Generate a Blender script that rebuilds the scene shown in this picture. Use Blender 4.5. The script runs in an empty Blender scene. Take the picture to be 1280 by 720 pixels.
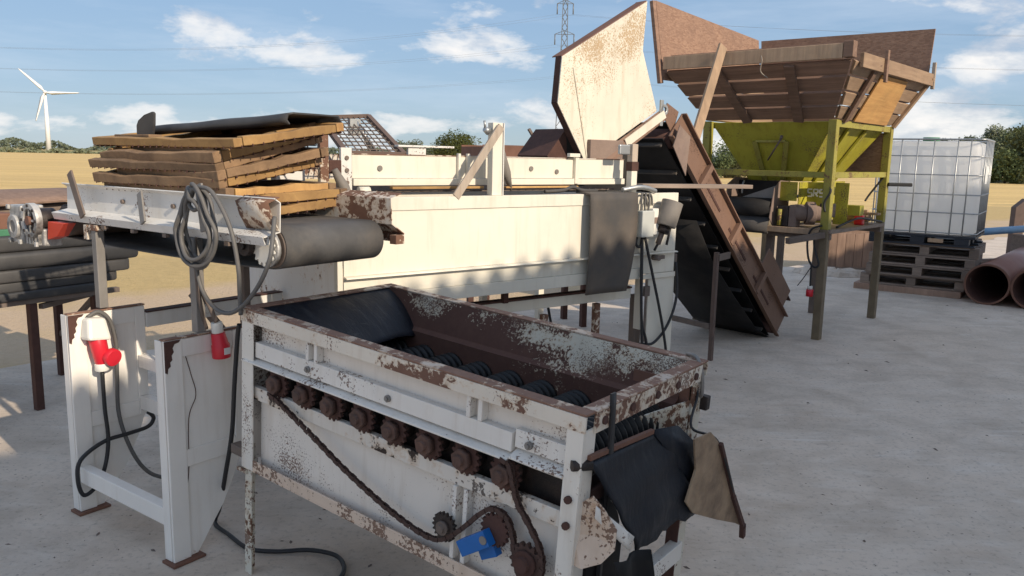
import bpy, bmesh, math, random
from mathutils import Vector, Matrix, Quaternion
R = math.radians
random.seed(7)
scn = bpy.context.scene
COL = scn.collection

# ------------------------------------------------------------------ camera
cam_d = bpy.data.cameras.new('camera'); cam = bpy.data.objects.new('camera', cam_d); COL.objects.link(cam)
scn.camera = cam
cam_d.sensor_width = 36.0; cam_d.lens = 36.0 * 1000.0 / 1280.0
cam_d.clip_start = 0.05; cam_d.clip_end = 6000
_p, _a = R(9.3), R(1.2)
fw = Vector((0, math.cos(_p), -math.sin(_p))); r0 = Vector((1, 0, 0)); u0 = Vector((0, math.sin(_p), math.cos(_p)))
rr = r0 * math.cos(_a) + u0 * math.sin(_a); uu = -r0 * math.sin(_a) + u0 * math.cos(_a)
M = Matrix((rr, uu, -fw)).transposed().to_4x4(); M.translation = (0, 0, 1.5)
cam.matrix_world = M

# ------------------------------------------------------------------ world, sun, exposure
SUN_AZ, SUN_EL = R(-45), R(28.4)          # azimuth measured from +X, towards the sun
sdir = Vector((math.cos(SUN_AZ) * math.cos(SUN_EL), math.sin(SUN_AZ) * math.cos(SUN_EL), math.sin(SUN_EL)))
w = bpy.data.worlds.new('World'); scn.world = w; w.use_nodes = True
nt = w.node_tree; nt.nodes.clear()
def wn(t, **k):
    n = nt.nodes.new(t)
    for a, b in k.items(): setattr(n, a, b)
    return n
sky = wn('ShaderNodeTexSky', sky_type='NISHITA'); sky.sun_disc = False
sky.sun_elevation = SUN_EL; sky.sun_rotation = math.atan2(sdir.x, sdir.y)
sky.altitude = 20; sky.air_density = 1.0; sky.dust_density = 0.25; sky.ozone_density = 2.0
tc = wn('ShaderNodeTexCoord'); sep = wn('ShaderNodeSeparateXYZ'); nt.links.new(tc.outputs['Generated'], sep.inputs[0])
def wm(op, a, b=None):
    n = wn('ShaderNodeMath', operation=op)
    for i, v in enumerate((a, b)):
        if v is None: continue
        if isinstance(v, (int, float)): n.inputs[i].default_value = v
        else: nt.links.new(v, n.inputs[i])
    return n.outputs[0]
# fair-weather cumulus: noise over the sky's directions, flattened vertically; the sun side of a puff is brighter
def cloud_vec(dz, sc):
    m_ = wn('ShaderNodeMapping'); nt.links.new(tc.outputs['Generated'], m_.inputs[0]); m_.inputs['Location'].default_value = (CL[0], CL[1], CL[2] + dz); m_.inputs['Scale'].default_value = sc; return m_.outputs[0]
def wnoise(v, scale, detail, rough=0.55, dist=0.0):
    n_ = wn('ShaderNodeTexNoise'); nt.links.new(v, n_.inputs['Vector']); n_.inputs['Scale'].default_value = scale; n_.inputs['Detail'].default_value = detail; n_.inputs['Roughness'].default_value = rough; n_.inputs['Distortion'].default_value = dist; return n_.outputs[0]
def wramp(fac, stops):
    n_ = wn('ShaderNodeValToRGB'); e = n_.color_ramp.elements
    while len(e) < len(stops): e.new(0.5)
    for i, (p, c) in enumerate(stops): e[i].position = p; e[i].color = (c, c, c, 1) if isinstance(c, (int, float)) else (*c, 1)
    nt.links.new(fac, n_.inputs[0]); return n_.outputs[0]
CL = (4.2, 0.2, 1.6)
big = wnoise(cloud_vec(0, (1, 1, 2.2)), 2.6, 2)
def dens(dz): return wm('ADD', wm('MULTIPLY', wnoise(cloud_vec(dz, (1, 1, 2.5)), 5.2, 10, 0.58, 0.15), 0.72), wm('MULTIPLY', big, 0.36))
d0, d1 = dens(0.0), dens(0.085)
cloud = wramp(d0, [(0.545, 0), (0.585, 0.55), (0.65, 0.93)])
lit = wramp(wm('ADD', wm('SUBTRACT', d0, d1), 0.5), [(0.46, 0.0), (0.56, 1.0)])
m3 = wn('ShaderNodeMapping'); nt.links.new(tc.outputs['Generated'], m3.inputs[0]); m3.inputs['Scale'].default_value = (1.0, 1.0, 7.0); m3.inputs['Rotation'].default_value = (0.0, 0.16, 0.0)
cirrus = wramp(wnoise(m3.outputs[0], 3.0, 7, 0.6), [(0.47, 0), (0.78, 0.34)])
tint = wn('ShaderNodeMix', data_type='RGBA', blend_type='MULTIPLY'); tint.inputs[0].default_value = 1.0; tint.inputs['B'].default_value = (0.69, 0.855, 1.08, 1)
gm = wn('ShaderNodeGamma'); gm.inputs[1].default_value = 0.22; nt.links.new(sky.outputs[0], gm.inputs[0])
hs = wn('ShaderNodeHueSaturation'); hs.inputs['Saturation'].default_value = 1.9; hs.inputs['Value'].default_value = 2.05; nt.links.new(gm.outputs[0], hs.inputs['Color'])
nt.links.new(hs.outputs[0], tint.inputs['A'])
mx = wn('ShaderNodeMix', data_type='RGBA'); mx.inputs['B'].default_value = (3.7, 4.1, 4.7, 1)
nt.links.new(cirrus, mx.inputs[0]); nt.links.new(tint.outputs['Result'], mx.inputs['A'])
ccol = wn('ShaderNodeMix', data_type='RGBA'); ccol.inputs['A'].default_value = (3.0, 3.15, 3.5, 1); ccol.inputs['B'].default_value = (4.9, 4.75, 4.6, 1); nt.links.new(lit, ccol.inputs[0])
mx2 = wn('ShaderNodeMix', data_type='RGBA'); nt.links.new(mx.outputs['Result'], mx2.inputs['A']); nt.links.new(ccol.outputs['Result'], mx2.inputs['B']); nt.links.new(cloud, mx2.inputs[0])
bg = wn('ShaderNodeBackground'); bg.inputs['Strength'].default_value = 0.10
nt.links.new(mx2.outputs['Result'], bg.inputs['Color'])
wo = wn('ShaderNodeOutputWorld'); nt.links.new(bg.outputs[0], wo.inputs[0])
sl = bpy.data.lights.new('sun', 'SUN'); sl.energy = 2.25; sl.angle = R(0.53); sl.color = (1.0, 0.86, 0.68)
so = bpy.data.objects.new('sun', sl); COL.objects.link(so); so.rotation_mode = 'QUATERNION'
so.rotation_quaternion = (-sdir).to_track_quat('-Z', 'Y'); so.location = (6, -5, 9)
vs = scn.view_settings; vs.view_transform = 'Standard'; vs.look = 'None'; vs.exposure = 1.08; vs.gamma = 1.0; vs.use_curve_mapping = False

# ------------------------------------------------------------------ materials
class NT:
    def __init__(s, name, rough=0.7, metal=0.0):
        s.m = bpy.data.materials.new(name); s.m.use_nodes = True
        s.t = s.m.node_tree; s.b = s.t.nodes['Principled BSDF']
        s.b.inputs['Roughness'].default_value = rough; s.b.inputs['Metallic'].default_value = metal
        s.tc = s.t.nodes.new('ShaderNodeTexCoord'); s.co = s.tc.outputs['Object']
        s.info = None
    def link(s, a, b): s.t.links.new(a, b)
    def put(s, sock, v):
        if isinstance(v, bpy.types.NodeSocket): s.link(v, sock)
        elif isinstance(v, (tuple, list)): sock.default_value = (*v, 1) if len(v) == 3 and sock.type == 'RGBA' else v
        else: sock.default_value = v
    def rnd(s):
        if not s.info: s.info = s.t.nodes.new('ShaderNodeObjectInfo')
        return s.info.outputs['Random']
    def vec(s, scale=(1, 1, 1), rot=(0, 0, 0), loc=(0, 0, 0), src=None, rand=False):
        n = s.t.nodes.new('ShaderNodeMapping'); s.link(src or s.co, n.inputs[0])
        n.inputs['Scale'].default_value = scale; n.inputs['Rotation'].default_value = rot; n.inputs['Location'].default_value = loc
        if rand:
            k = s.math('MULTIPLY', s.rnd(), 37.0); c = s.t.nodes.new('ShaderNodeCombineXYZ')
            for i in range(3): s.link(k, c.inputs[i])
            s.link(c.outputs[0], n.inputs['Location'])
        return n.outputs[0]
    def noise(s, scale, detail=4, rough=0.55, v=None, dist=0.0):
        n = s.t.nodes.new('ShaderNodeTexNoise'); s.link(v or s.co, n.inputs['Vector'])
        n.inputs['Scale'].default_value = scale; n.inputs['Detail'].default_value = detail; n.inputs['Roughness'].default_value = rough
        n.inputs['Distortion'].default_value = dist
        return n.outputs[0]
    def vor(s, scale, v=None, out='Distance', feat='F1'):
        n = s.t.nodes.new('ShaderNodeTexVoronoi'); n.feature = feat; s.link(v or s.co, n.inputs['Vector']); n.inputs['Scale'].default_value = scale
        return n.outputs[out]
    def wave(s, scale, v=None, dist=2.0, ds=2.0, direction='X'):
        n = s.t.nodes.new('ShaderNodeTexWave'); s.link(v or s.co, n.inputs['Vector']); n.inputs['Scale'].default_value = scale
        n.inputs['Distortion'].default_value = dist; n.inputs['Detail Scale'].default_value = ds; n.inputs['Detail'].default_value = 3; n.bands_direction = direction
        return n.outputs['Fac'] if 'Fac' in n.outputs else n.outputs[1]
    def math(s, op, a, b=None, c=None):
        n = s.t.nodes.new('ShaderNodeMath'); n.operation = op
        for i, v in enumerate((a, b, c)):
            if v is not None: s.put(n.inputs[i], v)
        return n.outputs[0]
    def ramp(s, f, stops):
        n = s.t.nodes.new('ShaderNodeValToRGB'); s.link(f, n.inputs[0]); e = n.color_ramp.elements
        while len(e) < len(stops): e.new(0.5)
        for i, (p, c) in enumerate(stops):
            e[i].position = p; e[i].color = (c, c, c, 1) if isinstance(c, (int, float)) else (*c, 1)
        return n.outputs[0]
    def mix(s, f, a, b, mode='MIX'):
        n = s.t.nodes.new('ShaderNodeMix'); n.data_type = 'RGBA'; n.blend_type = mode
        s.put(n.inputs[0], f); s.put(n.inputs['A'], a); s.put(n.inputs['B'], b); return n.outputs['Result']
    def bump(s, h, strength=0.4, dist=0.01, prev=None):
        n = s.t.nodes.new('ShaderNodeBump'); n.inputs['Strength'].default_value = strength; n.inputs['Distance'].default_value = dist
        s.link(h, n.inputs['Height'])
        if prev: s.link(prev, n.inputs['Normal'])
        return n.outputs[0]
    def z(s, axis=2, src=None):
        n = s.t.nodes.new('ShaderNodeSeparateXYZ'); s.link(src or s.co, n.inputs[0]); return n.outputs[axis]
    def out(s, col=None, rough=None, nrm=None, spec=None):
        if col is not None: s.put(s.b.inputs['Base Color'], col)
        if rough is not None: s.put(s.b.inputs['Roughness'], rough)
        if nrm is not None: s.link(nrm, s.b.inputs['Normal'])
        if spec is not None: s.b.inputs['Specular IOR Level'].default_value = spec
        return s.m
MT = {}
def plain(name, col, rough=0.6, metal=0.0, var=0.18, scale=14, bump=0.15, spec=None, dust=None, dust_amt=0.4):
    n = NT(name, rough, metal)
    a = n.noise(scale, 6, 0.6, n.vec(rand=True))
    c = n.mix(a, tuple(x * (1 - var) for x in col), tuple(min(1, x * (1 + var)) for x in col))
    if dust:
        d = n.ramp(n.noise(scale * 0.35, 7, 0.65, n.vec(rand=True)), [(0.42, 0), (0.7, dust_amt)])
        c = n.mix(d, c, dust)
    MT[name] = n.out(c, None, n.bump(n.noise(scale * 6, 4), bump, 0.004), spec); return n
def painted(name, base, rust=(0.085, 0.037, 0.024), chip=0.5, s1=5.0, s2=38.0, speck=0.0, grime=0.3, rough=0.45, rust2=(0.21, 0.11, 0.065), streak=0.3, grad=None):
    """paint over steel: chips and specks show the rusty steel, grime runs down"""
    n = NT(name, rough); v = n.vec(rand=True)
    big = n.noise(s1, 5, 0.6, v, 0.3); fine = n.noise(s2, 6, 0.65, v, 0.4)
    m = n.math('ADD', n.math('MULTIPLY', big, 0.62), n.math('MULTIPLY', fine, 0.38))
    if grad:                                                  # wear set by use: more of it along one edge of the part
        for ax, z0, z1, k in (grad if isinstance(grad, list) else [grad]):
            g = n.t.nodes.new('ShaderNodeMapRange'); n.link(n.z(ax), g.inputs[0]); g.inputs[1].default_value = z0; g.inputs[2].default_value = z1; g.inputs[3].default_value = 0; g.inputs[4].default_value = k
            m = n.math('ADD', m, g.outputs[0])
    mask = n.ramp(m, [(chip, 0), (chip + 0.018, 1)])
    if speck > 0:
        s = n.noise(s2 * 2.4, 4, 0.6, v); dens = n.noise(s1 * 0.8, 4, 0.6, v)
        sp = n.ramp(n.math('ADD', n.math('MULTIPLY', s, 0.60), n.math('MULTIPLY', dens, 0.62)), [(0.735 - speck * 0.1, 0), (0.755 - speck * 0.1, 1)])
        mask = n.math('MAXIMUM', mask, n.math('MULTIPLY', sp, 0.85))
    pv = n.noise(2.3, 6, 0.6, v); pf = n.noise(60, 3, 0.6, v)
    paint = n.mix(n.ramp(pv, [(0.35, 0), (0.75, 1)]), base, tuple(x * (1 - grime * 0.35) for x in base))
    st = n.noise(7, 6, 0.6, n.vec((3.2, 3.2, 0.35), rand=True))
    paint = n.mix(n.ramp(st, [(0.52, 0), (0.8, streak)]), paint, (base[0] * 0.55, base[1] * 0.46, base[2] * 0.36))
    rim = n.ramp(m, [(chip - 0.05, 0), (chip, 0.55)])
    paint = n.mix(rim, paint, (base[0] * 0.72, base[1] * 0.55, base[2] * 0.4))
    rc = n.mix(n.noise(22, 6, 0.7, v), rust, rust2)
    c = n.mix(mask, paint, rc)
    ro = n.ramp(mask, [(0, rough), (1, 0.88)])
    inv = n.math('SUBTRACT', 1.0, mask)
    b = n.bump(n.noise(1.6, 2, 0.5, v), 0.22, 0.03); b = n.bump(inv, 0.55, 0.0016, b); b = n.bump(n.noise(90, 4, 0.6, v), 0.16, 0.002, b)
    MT[name] = n.out(c, ro, b); return n
def wood(name, base, dark, rough=0.8, grain=(26, 26, 1.6), edge=None, axis=None):
    n = NT(name, rough)
    sc = {None: grain, 'x': (1.6, 26, 26), 'y': (26, 1.6, 26), 'z': (26, 26, 1.6)}[axis]
    v = n.vec(sc, rand=True); g = n.noise(1.0, 8, 0.7, v, 0.6); blot = n.noise(3.5, 4, 0.6, n.vec(rand=True))
    c = n.mix(n.ramp(g, [(0.3, 0), (0.72, 1)]), dark, base)
    c = n.mix(n.ramp(blot, [(0.45, 0), (0.8, 0.6)]), c, tuple(x * 0.45 for x in base))
    tv = n.math('ADD', 0.75, n.math('MULTIPLY', n.rnd(), 0.5)); c2 = n.t.nodes.new('ShaderNodeVectorMath'); c2.operation = 'SCALE'
    n.link(c, c2.inputs[0]); n.link(tv, c2.inputs['Scale'])
    MT[name] = n.out(c2.outputs[0], None, n.bump(g, 0.5, 0.004)); return n

painted('box_paint', (0.76, 0.715, 0.61), chip=0.77, s1=4, s2=50, speck=0.0, grime=0.4, rough=0.5, streak=0.3, rust=(0.16, 0.10, 0.06), rust2=(0.36, 0.25, 0.16))
painted('stand_paint', (0.86, 0.82, 0.76), chip=0.765, s1=7, speck=0.0, grime=0.35, rough=0.5, streak=0.25, grad=(2, 0.14, 0.0, 0.16))
painted('rail_paint', (0.72, 0.70, 0.66), chip=0.66, speck=0.15, grime=0.4, streak=0.3)
painted('rail_worn', (0.66, 0.60, 0.52), chip=0.50, speck=0.3, grime=0.5, streak=0.4, rust=(0.12, 0.06, 0.045))
painted('grader_paint', (0.80, 0.74, 0.665), chip=0.70, s1=3.6, s2=60, speck=0.62, grime=0.4, streak=0.45, grad=(2, -0.44, -0.55, 0.09))
painted('grader_upper', (0.80, 0.74, 0.665), chip=0.640, s1=4.5, s2=60, speck=0.5, grime=0.35, streak=0.35, rust=(0.11, 0.055, 0.035), rust2=(0.30, 0.17, 0.10))
painted('grader_rail', (0.82, 0.78, 0.72), chip=0.715, s1=6, s2=50, speck=0.2, grime=0.4, streak=0.4)
painted('grader_post', (0.80, 0.75, 0.67), chip=0.645, s1=9, s2=60, speck=0.5, grime=0.45, streak=0.45, rust=(0.11, 0.055, 0.035), rust2=(0.26, 0.15, 0.10))
painted('grader_greasy', (0.76, 0.70, 0.62), chip=0.575, s1=5, s2=26, speck=0.2, grime=0.5, streak=0.5, rust=(0.022, 0.016, 0.013), rust2=(0.07, 0.045, 0.033))
painted('grader_bottom', (0.70, 0.55, 0.43), chip=0.645, s1=8, speck=0.75, grime=0.5, streak=0.45)
painted('grader_rim', (0.76, 0.69, 0.59), chip=0.545, s1=7, s2=46, speck=0.35, grime=0.5, streak=0.4, rust=(0.10, 0.045, 0.03), rust2=(0.26, 0.145, 0.10))
painted('grader_rim_top', (0.58, 0.47, 0.38), chip=0.47, s1=8, speck=0.6, grime=0.5, rust=(0.13, 0.06, 0.04), rust2=(0.34, 0.20, 0.14))
painted('grader_leg', (0.70, 0.66, 0.56), chip=0.56, s1=9, speck=0.7, grime=0.5, streak=0.5, rust=(0.08, 0.032, 0.02))
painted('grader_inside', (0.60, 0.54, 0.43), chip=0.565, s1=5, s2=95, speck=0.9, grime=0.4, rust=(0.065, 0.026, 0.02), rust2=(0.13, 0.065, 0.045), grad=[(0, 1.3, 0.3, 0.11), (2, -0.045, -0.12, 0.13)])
painted('hood_paint', (0.76, 0.70, 0.58), chip=0.73, s1=3, s2=60, speck=0.62, grime=0.6, streak=0.5, rust=(0.30, 0.185, 0.09), rust2=(0.52, 0.37, 0.21))
painted('hopper_yellow', (0.44, 0.40, 0.04), chip=0.645, s1=4, speck=0.45, grime=1.1, streak=0.75, rust=(0.10, 0.07, 0.03), rust2=(0.2, 0.14, 0.06), rough=0.55)
painted('frame_yellow', (0.33, 0.295, 0.055), chip=0.59, s1=5, speck=0.4, grime=0.7, streak=0.6, rust=(0.09, 0.055, 0.03), rough=0.6)
plain('rust_dark', (0.075, 0.034, 0.026), 0.85, var=0.5, scale=18, bump=0.5)
plain('rust_mid', (0.17, 0.082, 0.055), 0.82, var=0.4, scale=9, bump=0.4)
plain('leg_olive', (0.175, 0.135, 0.085), 0.75, var=0.45, scale=9, bump=0.3)
plain('rust_tube', (0.125, 0.085, 0.07), 0.8, var=0.4, scale=12, bump=0.35)
plain('grease_black', (0.017, 0.013, 0.012), 0.55, var=0.6, scale=30, bump=0.6, dust=(0.09, 0.05, 0.035), dust_amt=0.5)
plain('chain_rust', (0.065, 0.034, 0.026), 0.75, var=0.5, scale=60, bump=0.3)
painted('elevator_brown', (0.205, 0.118, 0.08), chip=0.66, s1=4, speck=0.3, grime=0.5, streak=0.4, rust=(0.07, 0.04, 0.03), rough=0.6, rust2=(0.12, 0.07, 0.05))
plain('rubber_black', (0.010, 0.010, 0.011), 0.66, spec=0.25, var=0.4, scale=6, bump=0.12, dust=(0.085, 0.075, 0.066), dust_amt=0.35)
n = NT('rubber_sheet', 0.6); a = n.noise(5, 6, 0.65); b1 = n.noise(9, 8, 0.7, n.vec((0.5, 3.0, 0.8), (0.3, 0.5, 0.2))); sc_ = n.noise(14, 6, 0.7, n.vec((4.0, 0.6, 0.6), (0.2, 0.9, 0.4)))
c = n.mix(a, (0.007, 0.009, 0.014), (0.014, 0.017, 0.025)); c = n.mix(n.ramp(b1, [(0.48, 0), (0.74, 0.55)]), c, (0.055, 0.050, 0.048)); c = n.mix(n.ramp(sc_, [(0.64, 0), (0.70, 0.5)]), c, (0.10, 0.095, 0.09))
MT['rubber_sheet'] = n.out(c, n.ramp(b1, [(0.4, 0.45), (0.7, 0.8)]), n.bump(n.math('ADD', a, n.math('MULTIPLY', b1, 0.5)), 0.4, 0.012), 0.3)
plain('rubber_worn', (0.062, 0.058, 0.056), 0.75, var=0.35, scale=5, bump=0.2, dust=(0.15, 0.115, 0.085), dust_amt=0.75)
plain('belt_grey', (0.075, 0.073, 0.073), 0.75, var=0.4, scale=9, bump=0.2, dust=(0.17, 0.145, 0.12), dust_amt=0.8)
plain('rib_rubber', (0.011, 0.012, 0.013), 0.5, spec=0.35, var=0.3, scale=20, bump=0.1)
plain('gutter_black', (0.034, 0.034, 0.036), 0.55, var=0.3, scale=4, bump=0.1, dust=(0.13, 0.12, 0.11), dust_amt=0.6)
plain('gutter_white', (0.62, 0.60, 0.57), 0.6, var=0.15, scale=8)
plain('cable_grey', (0.115, 0.11, 0.105), 0.6, var=0.2, scale=20, bump=0.05)
plain('cable_black', (0.02, 0.02, 0.022), 0.55, var=0.2, scale=20, bump=0.05)
plain('plastic_white', (0.74, 0.72, 0.66), 0.4, var=0.06, scale=8, bump=0.03)
plain('plastic_red', (0.62, 0.018, 0.035), 0.38, var=0.12, scale=12, bump=0.03)
plain('plastic_blue', (0.01, 0.13, 0.42), 0.4, var=0.2, scale=14, bump=0.05)
plain('plastic_grey', (0.46, 0.47, 0.44), 0.5, var=0.1, scale=8, bump=0.05)
plain('guard_red', (0.62, 0.06, 0.025), 0.45, var=0.12, scale=10)
plain('steel_grey', (0.23, 0.215, 0.20), 0.55, 0.25, var=0.3, scale=12, bump=0.2)
plain('steel_brown', (0.15, 0.115, 0.095), 0.7, var=0.4, scale=12, bump=0.25)
plain('galvanised', (0.42, 0.43, 0.43), 0.42, 0.7, var=0.2, scale=20, bump=0.1)
plain('cast_alu', (0.55, 0.535, 0.51), 0.5, 0.35, var=0.35, scale=30, bump=0.4, dust=(0.05, 0.045, 0.04), dust_amt=0.9)
plain('motor_dusty', (0.21, 0.15, 0.125), 0.85, var=0.3, scale=16, bump=0.4, dust=(0.3, 0.22, 0.17), dust_amt=0.5)
plain('motor_grey', (0.19, 0.17, 0.15), 0.7, var=0.3, scale=14, bump=0.3)
plain('pipe_brown', (0.27, 0.125, 0.092), 0.38, var=0.2, scale=5, bump=0.06, dust=(0.32, 0.22, 0.18), dust_amt=0.35)
plain('pallet_black', (0.022, 0.026, 0.036), 0.5, var=0.2, scale=9, bump=0.05)
plain('turbine_white', (0.80, 0.80, 0.80), 0.4, var=0.03, scale=0.3, bump=0.0)
plain('wire_steel', (0.17, 0.18, 0.19), 0.5, 0.4, var=0.1, scale=4, bump=0.0)
plain('green_paint', (0.06, 0.20, 0.11), 0.55, var=0.2, scale=10)
plain('blue_pipe', (0.12, 0.26, 0.42), 0.5, var=0.15, scale=8)
plain('bark', (0.10, 0.075, 0.055), 0.9, var=0.35, scale=9, bump=0.5)
plain('barn_wall', (0.74, 0.71, 0.66), 0.9, var=0.15, scale=5, bump=0.3)
plain('barn_roof', (0.30, 0.31, 0.31), 0.6, var=0.12, scale=3, bump=0.1)
plain('label_white', (0.72, 0.72, 0.70), 0.5, var=0.05)
wood('screen_wood', (0.56, 0.34, 0.125), (0.28, 0.15, 0.06), axis=None, grain=(9, 9, 9))
wood('screen_wood_old_shaded', (0.31, 0.195, 0.105), (0.13, 0.078, 0.045), axis=None, grain=(9, 9, 9))  # old wood, also painted shade for boards turned from the sun
wood('plank_grey', (0.30, 0.185, 0.13), (0.15, 0.09, 0.062), axis='x')
wood('plank_grey_lit_y', (0.50, 0.34, 0.215), (0.30, 0.19, 0.12), axis='y')  # paler than the front planks: sunlight on the hopper side put into the colour
wood('plank_orange', (0.62, 0.36, 0.13), (0.42, 0.215, 0.075), axis='y')
wood('plank_pale', (0.46, 0.32, 0.205), (0.30, 0.20, 0.13), axis='z')
wood('pallet_wood', (0.33, 0.255, 0.205), (0.18, 0.135, 0.108), axis='x')
wood('crate_wood', (0.36, 0.235, 0.17), (0.22, 0.14, 0.10), axis='z')
wood('post_wood', (0.47, 0.40, 0.33), (0.30, 0.235, 0.18), axis='z')
plain('wing_tan', (0.36, 0.255, 0.165), 0.75, var=0.45, scale=16, bump=0.35, dust=(0.10, 0.065, 0.045), dust_amt=0.95)
plain('rust_hub', (0.115, 0.060, 0.044), 0.7, var=0.5, scale=40, bump=0.4, dust=(0.025, 0.018, 0.015), dust_amt=0.7)
n = NT('chipboard', 0.85); v = n.vec((30, 30, 90)); f = n.vor(1.0, v, 'Color'); f2 = n.noise(5, 5, 0.6)
n.link(f, (bw := n.t.nodes.new('ShaderNodeRGBToBW')).inputs[0])
cc = n.mix(bw.outputs[0], (0.22, 0.125, 0.085), (0.36, 0.225, 0.155)); cc = n.mix(n.ramp(f2, [(0.4, 0), (0.75, 0.55)]), cc, (0.19, 0.115, 0.085))
MT['chipboard'] = n.out(cc, None, n.bump(bw.outputs[0], 0.25, 0.003))
# IBC tank: milky plastic
n = NT('tank_plastic', 0.42); a = n.noise(3, 4)
n.b.inputs['Subsurface Weight'].default_value = 0.15; n.b.inputs['Subsurface Radius'].default_value = (0.05, 0.05, 0.05)
MT['tank_plastic'] = n.out(n.mix(a, (0.84, 0.83, 0.81), (0.90, 0.89, 0.87)))
tr_n = n.t.nodes.new('ShaderNodeBsdfTranslucent'); tr_n.inputs[0].default_value = (0.95, 0.95, 0.94, 1); mxs = n.t.nodes.new('ShaderNodeMixShader'); mxs.inputs[0].default_value = 0.7
n.link(n.b.outputs[0], mxs.inputs[1]); n.link(tr_n.outputs[0], mxs.inputs[2]); n.link(mxs.outputs[0], n.t.nodes['Material Output'].inputs[0])
# concrete
n = NT('concrete', 0.88); co = n.tc.outputs['Object']
big = n.noise(0.55, 6, 0.6); mid = n.noise(2.6, 8, 0.62, None, 0.4); fine = n.noise(38, 6, 0.7); grit = n.noise(140, 3, 0.7)
c = n.mix(n.ramp(big, [(0.3, 0), (0.7, 1)]), (0.58, 0.485, 0.395), (0.68, 0.575, 0.475))
c = n.mix(n.ramp(mid, [(0.36, 0.7), (0.58, 0)]), c, (0.44, 0.36, 0.285))
br = n.noise(5.0, 7, 0.66, n.vec((0.6, 1.6, 1), (0, 0, R(14))), 0.3)
c = n.mix(n.ramp(br, [(0.48, 0), (0.70, 0.5)]), c, (0.68, 0.61, 0.53))
dk = n.noise(11, 8, 0.72, n.vec((0.6, 1.7, 1), (0, 0, R(10))), 0.2)
c = n.mix(n.ramp(dk, [(0.60, 0), (0.70, 0.5)]), c, (0.25, 0.21, 0.175))
ru = n.noise(1.7, 6, 0.6, n.vec((0.6, 2.2, 1), loc=(4, 9, 0)))
c = n.mix(n.ramp(ru, [(0.58, 0), (0.75, 0.4)]), c, (0.43, 0.30, 0.20))
wh = n.noise(2.4, 7, 0.66, n.vec((0.5, 2.0, 1), (0, 0, R(28)), (7, 3, 0)))
c = n.mix(n.ramp(wh, [(0.60, 0), (0.70, 0.55)]), c, (0.70, 0.65, 0.59))
st_ = n.noise(0.9, 5, 0.6, n.vec(loc=(3.1, 5.2, 0)), 0.5); c = n.mix(n.ramp(st_, [(0.54, 0), (0.70, 0.4)]), c, (0.38, 0.315, 0.25))
c = n.mix(n.ramp(fine, [(0.33, 0.6), (0.47, 0)]), c, (0.31, 0.26, 0.215)); pit = n.vor(23, n.vec((1, 1.5, 1)), 'Distance'); c = n.mix(n.ramp(n.math('ADD', pit, n.math('MULTIPLY', n.noise(2.1, 3), 0.35)), [(0.235, 0.8), (0.27, 0)]), c, (0.17, 0.145, 0.125))
c = n.mix(n.ramp(grit, [(0.58, 0), (0.70, 0.35)]), c, (0.72, 0.67, 0.60)); scr = n.noise(3.2, 5, 0.6, n.vec((0.35, 5.0, 1), (0, 0, R(-38)), (2, 7, 0)), 0.2); c = n.mix(n.ramp(scr, [(0.64, 0), (0.72, 0.5)]), c, (0.72, 0.67, 0.61))


MT['concrete'] = n.out(c, 0.85, n.bump(n.math('ADD', n.math('MULTIPLY', fine, 0.6), n.math('ADD', n.math('MULTIPLY', br, 0.8), dk)), 0.45, 0.006))
# open ground: gravel track by the yard, dry grass, then stubble rows
n = NT('field_soil', 0.95); P = n.co
dist = n.math('ADD', n.math('MULTIPLY', n.z(0), -0.629), n.math('MULTIPLY', n.z(1), 0.777))       # metres along the yard edge's normal
wob = n.math('ADD', dist, n.math('MULTIPLY', n.noise(0.35, 4), 5.0))
grv = n.mix(n.noise(26, 6, 0.7), (0.44, 0.31, 0.195), (0.62, 0.47, 0.315)); grv = n.mix(n.ramp(n.noise(1.2, 5), [(0.45, 0), (0.65, 0.7)]), grv, (0.50, 0.37, 0.21))
grs = n.mix(n.noise(9, 7, 0.7), (0.36, 0.255, 0.10), (0.66, 0.47, 0.21))
row = n.noise(1.0, 5, 0.6, n.vec((0.02, 0.9, 1), (0, 0, R(2)))); row2 = n.noise(1.0, 3, 0.5, n.vec((0.004, 0.14, 1), (0, 0, R(2))))
stu = n.mix(n.ramp(row, [(0.3, 0), (0.7, 1)]), (0.56, 0.37, 0.13), (0.84, 0.60, 0.25))
stu = n.mix(n.ramp(row2, [(0.35, 0.6), (0.6, 0)]), stu, (0.60, 0.41, 0.165)); stu = n.mix(n.ramp(n.noise(7, 6, 0.75), [(0.3, 0.45), (0.5, 0)]), stu, (0.26, 0.17, 0.07))
farg = n.math('GREATER_THAN', n.z(1), 330.0)
c = n.mix(n.ramp(n.math('MULTIPLY', wob, 0.05), [(0.58, 0), (0.62, 1)]), grv, grs)
c = n.mix(n.ramp(n.math('MULTIPLY', wob, 0.05), [(0.74, 0), (0.80, 1)]), c, stu)
c = n.mix(n.math('MULTIPLY', farg, 0.6), c, (0.20, 0.19, 0.07))
MT['field_soil'] = n.out(c, 0.95, n.bump(n.noise(20, 5, 0.7), 0.8, 0.03))
def leafmat(name, a, b):
    n = NT(name, 0.6); col = n.mix(n.noise(0.9, 3, 0.6), a, b); col = n.mix(n.math('MULTIPLY', n.noise(14, 2), 0.5), col, tuple(x * 1.5 for x in b))
    n.b.inputs['Transmission Weight'].default_value = 0.0
    MT[name] = n.out(col, 0.6, None, 0.3)
leafmat('leaf_dark', (0.055, 0.070, 0.032), (0.10, 0.115, 0.05))
leafmat('leaf_mid', (0.06, 0.08, 0.03), (0.11, 0.135, 0.05))
leafmat('leaf_grey', (0.09, 0.105, 0.06), (0.15, 0.165, 0.10))
leafmat('leaf_far_haze', (0.07, 0.085, 0.058), (0.10, 0.118, 0.078))  # paler grey-green: distance haze is put into the leaf colour

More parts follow.
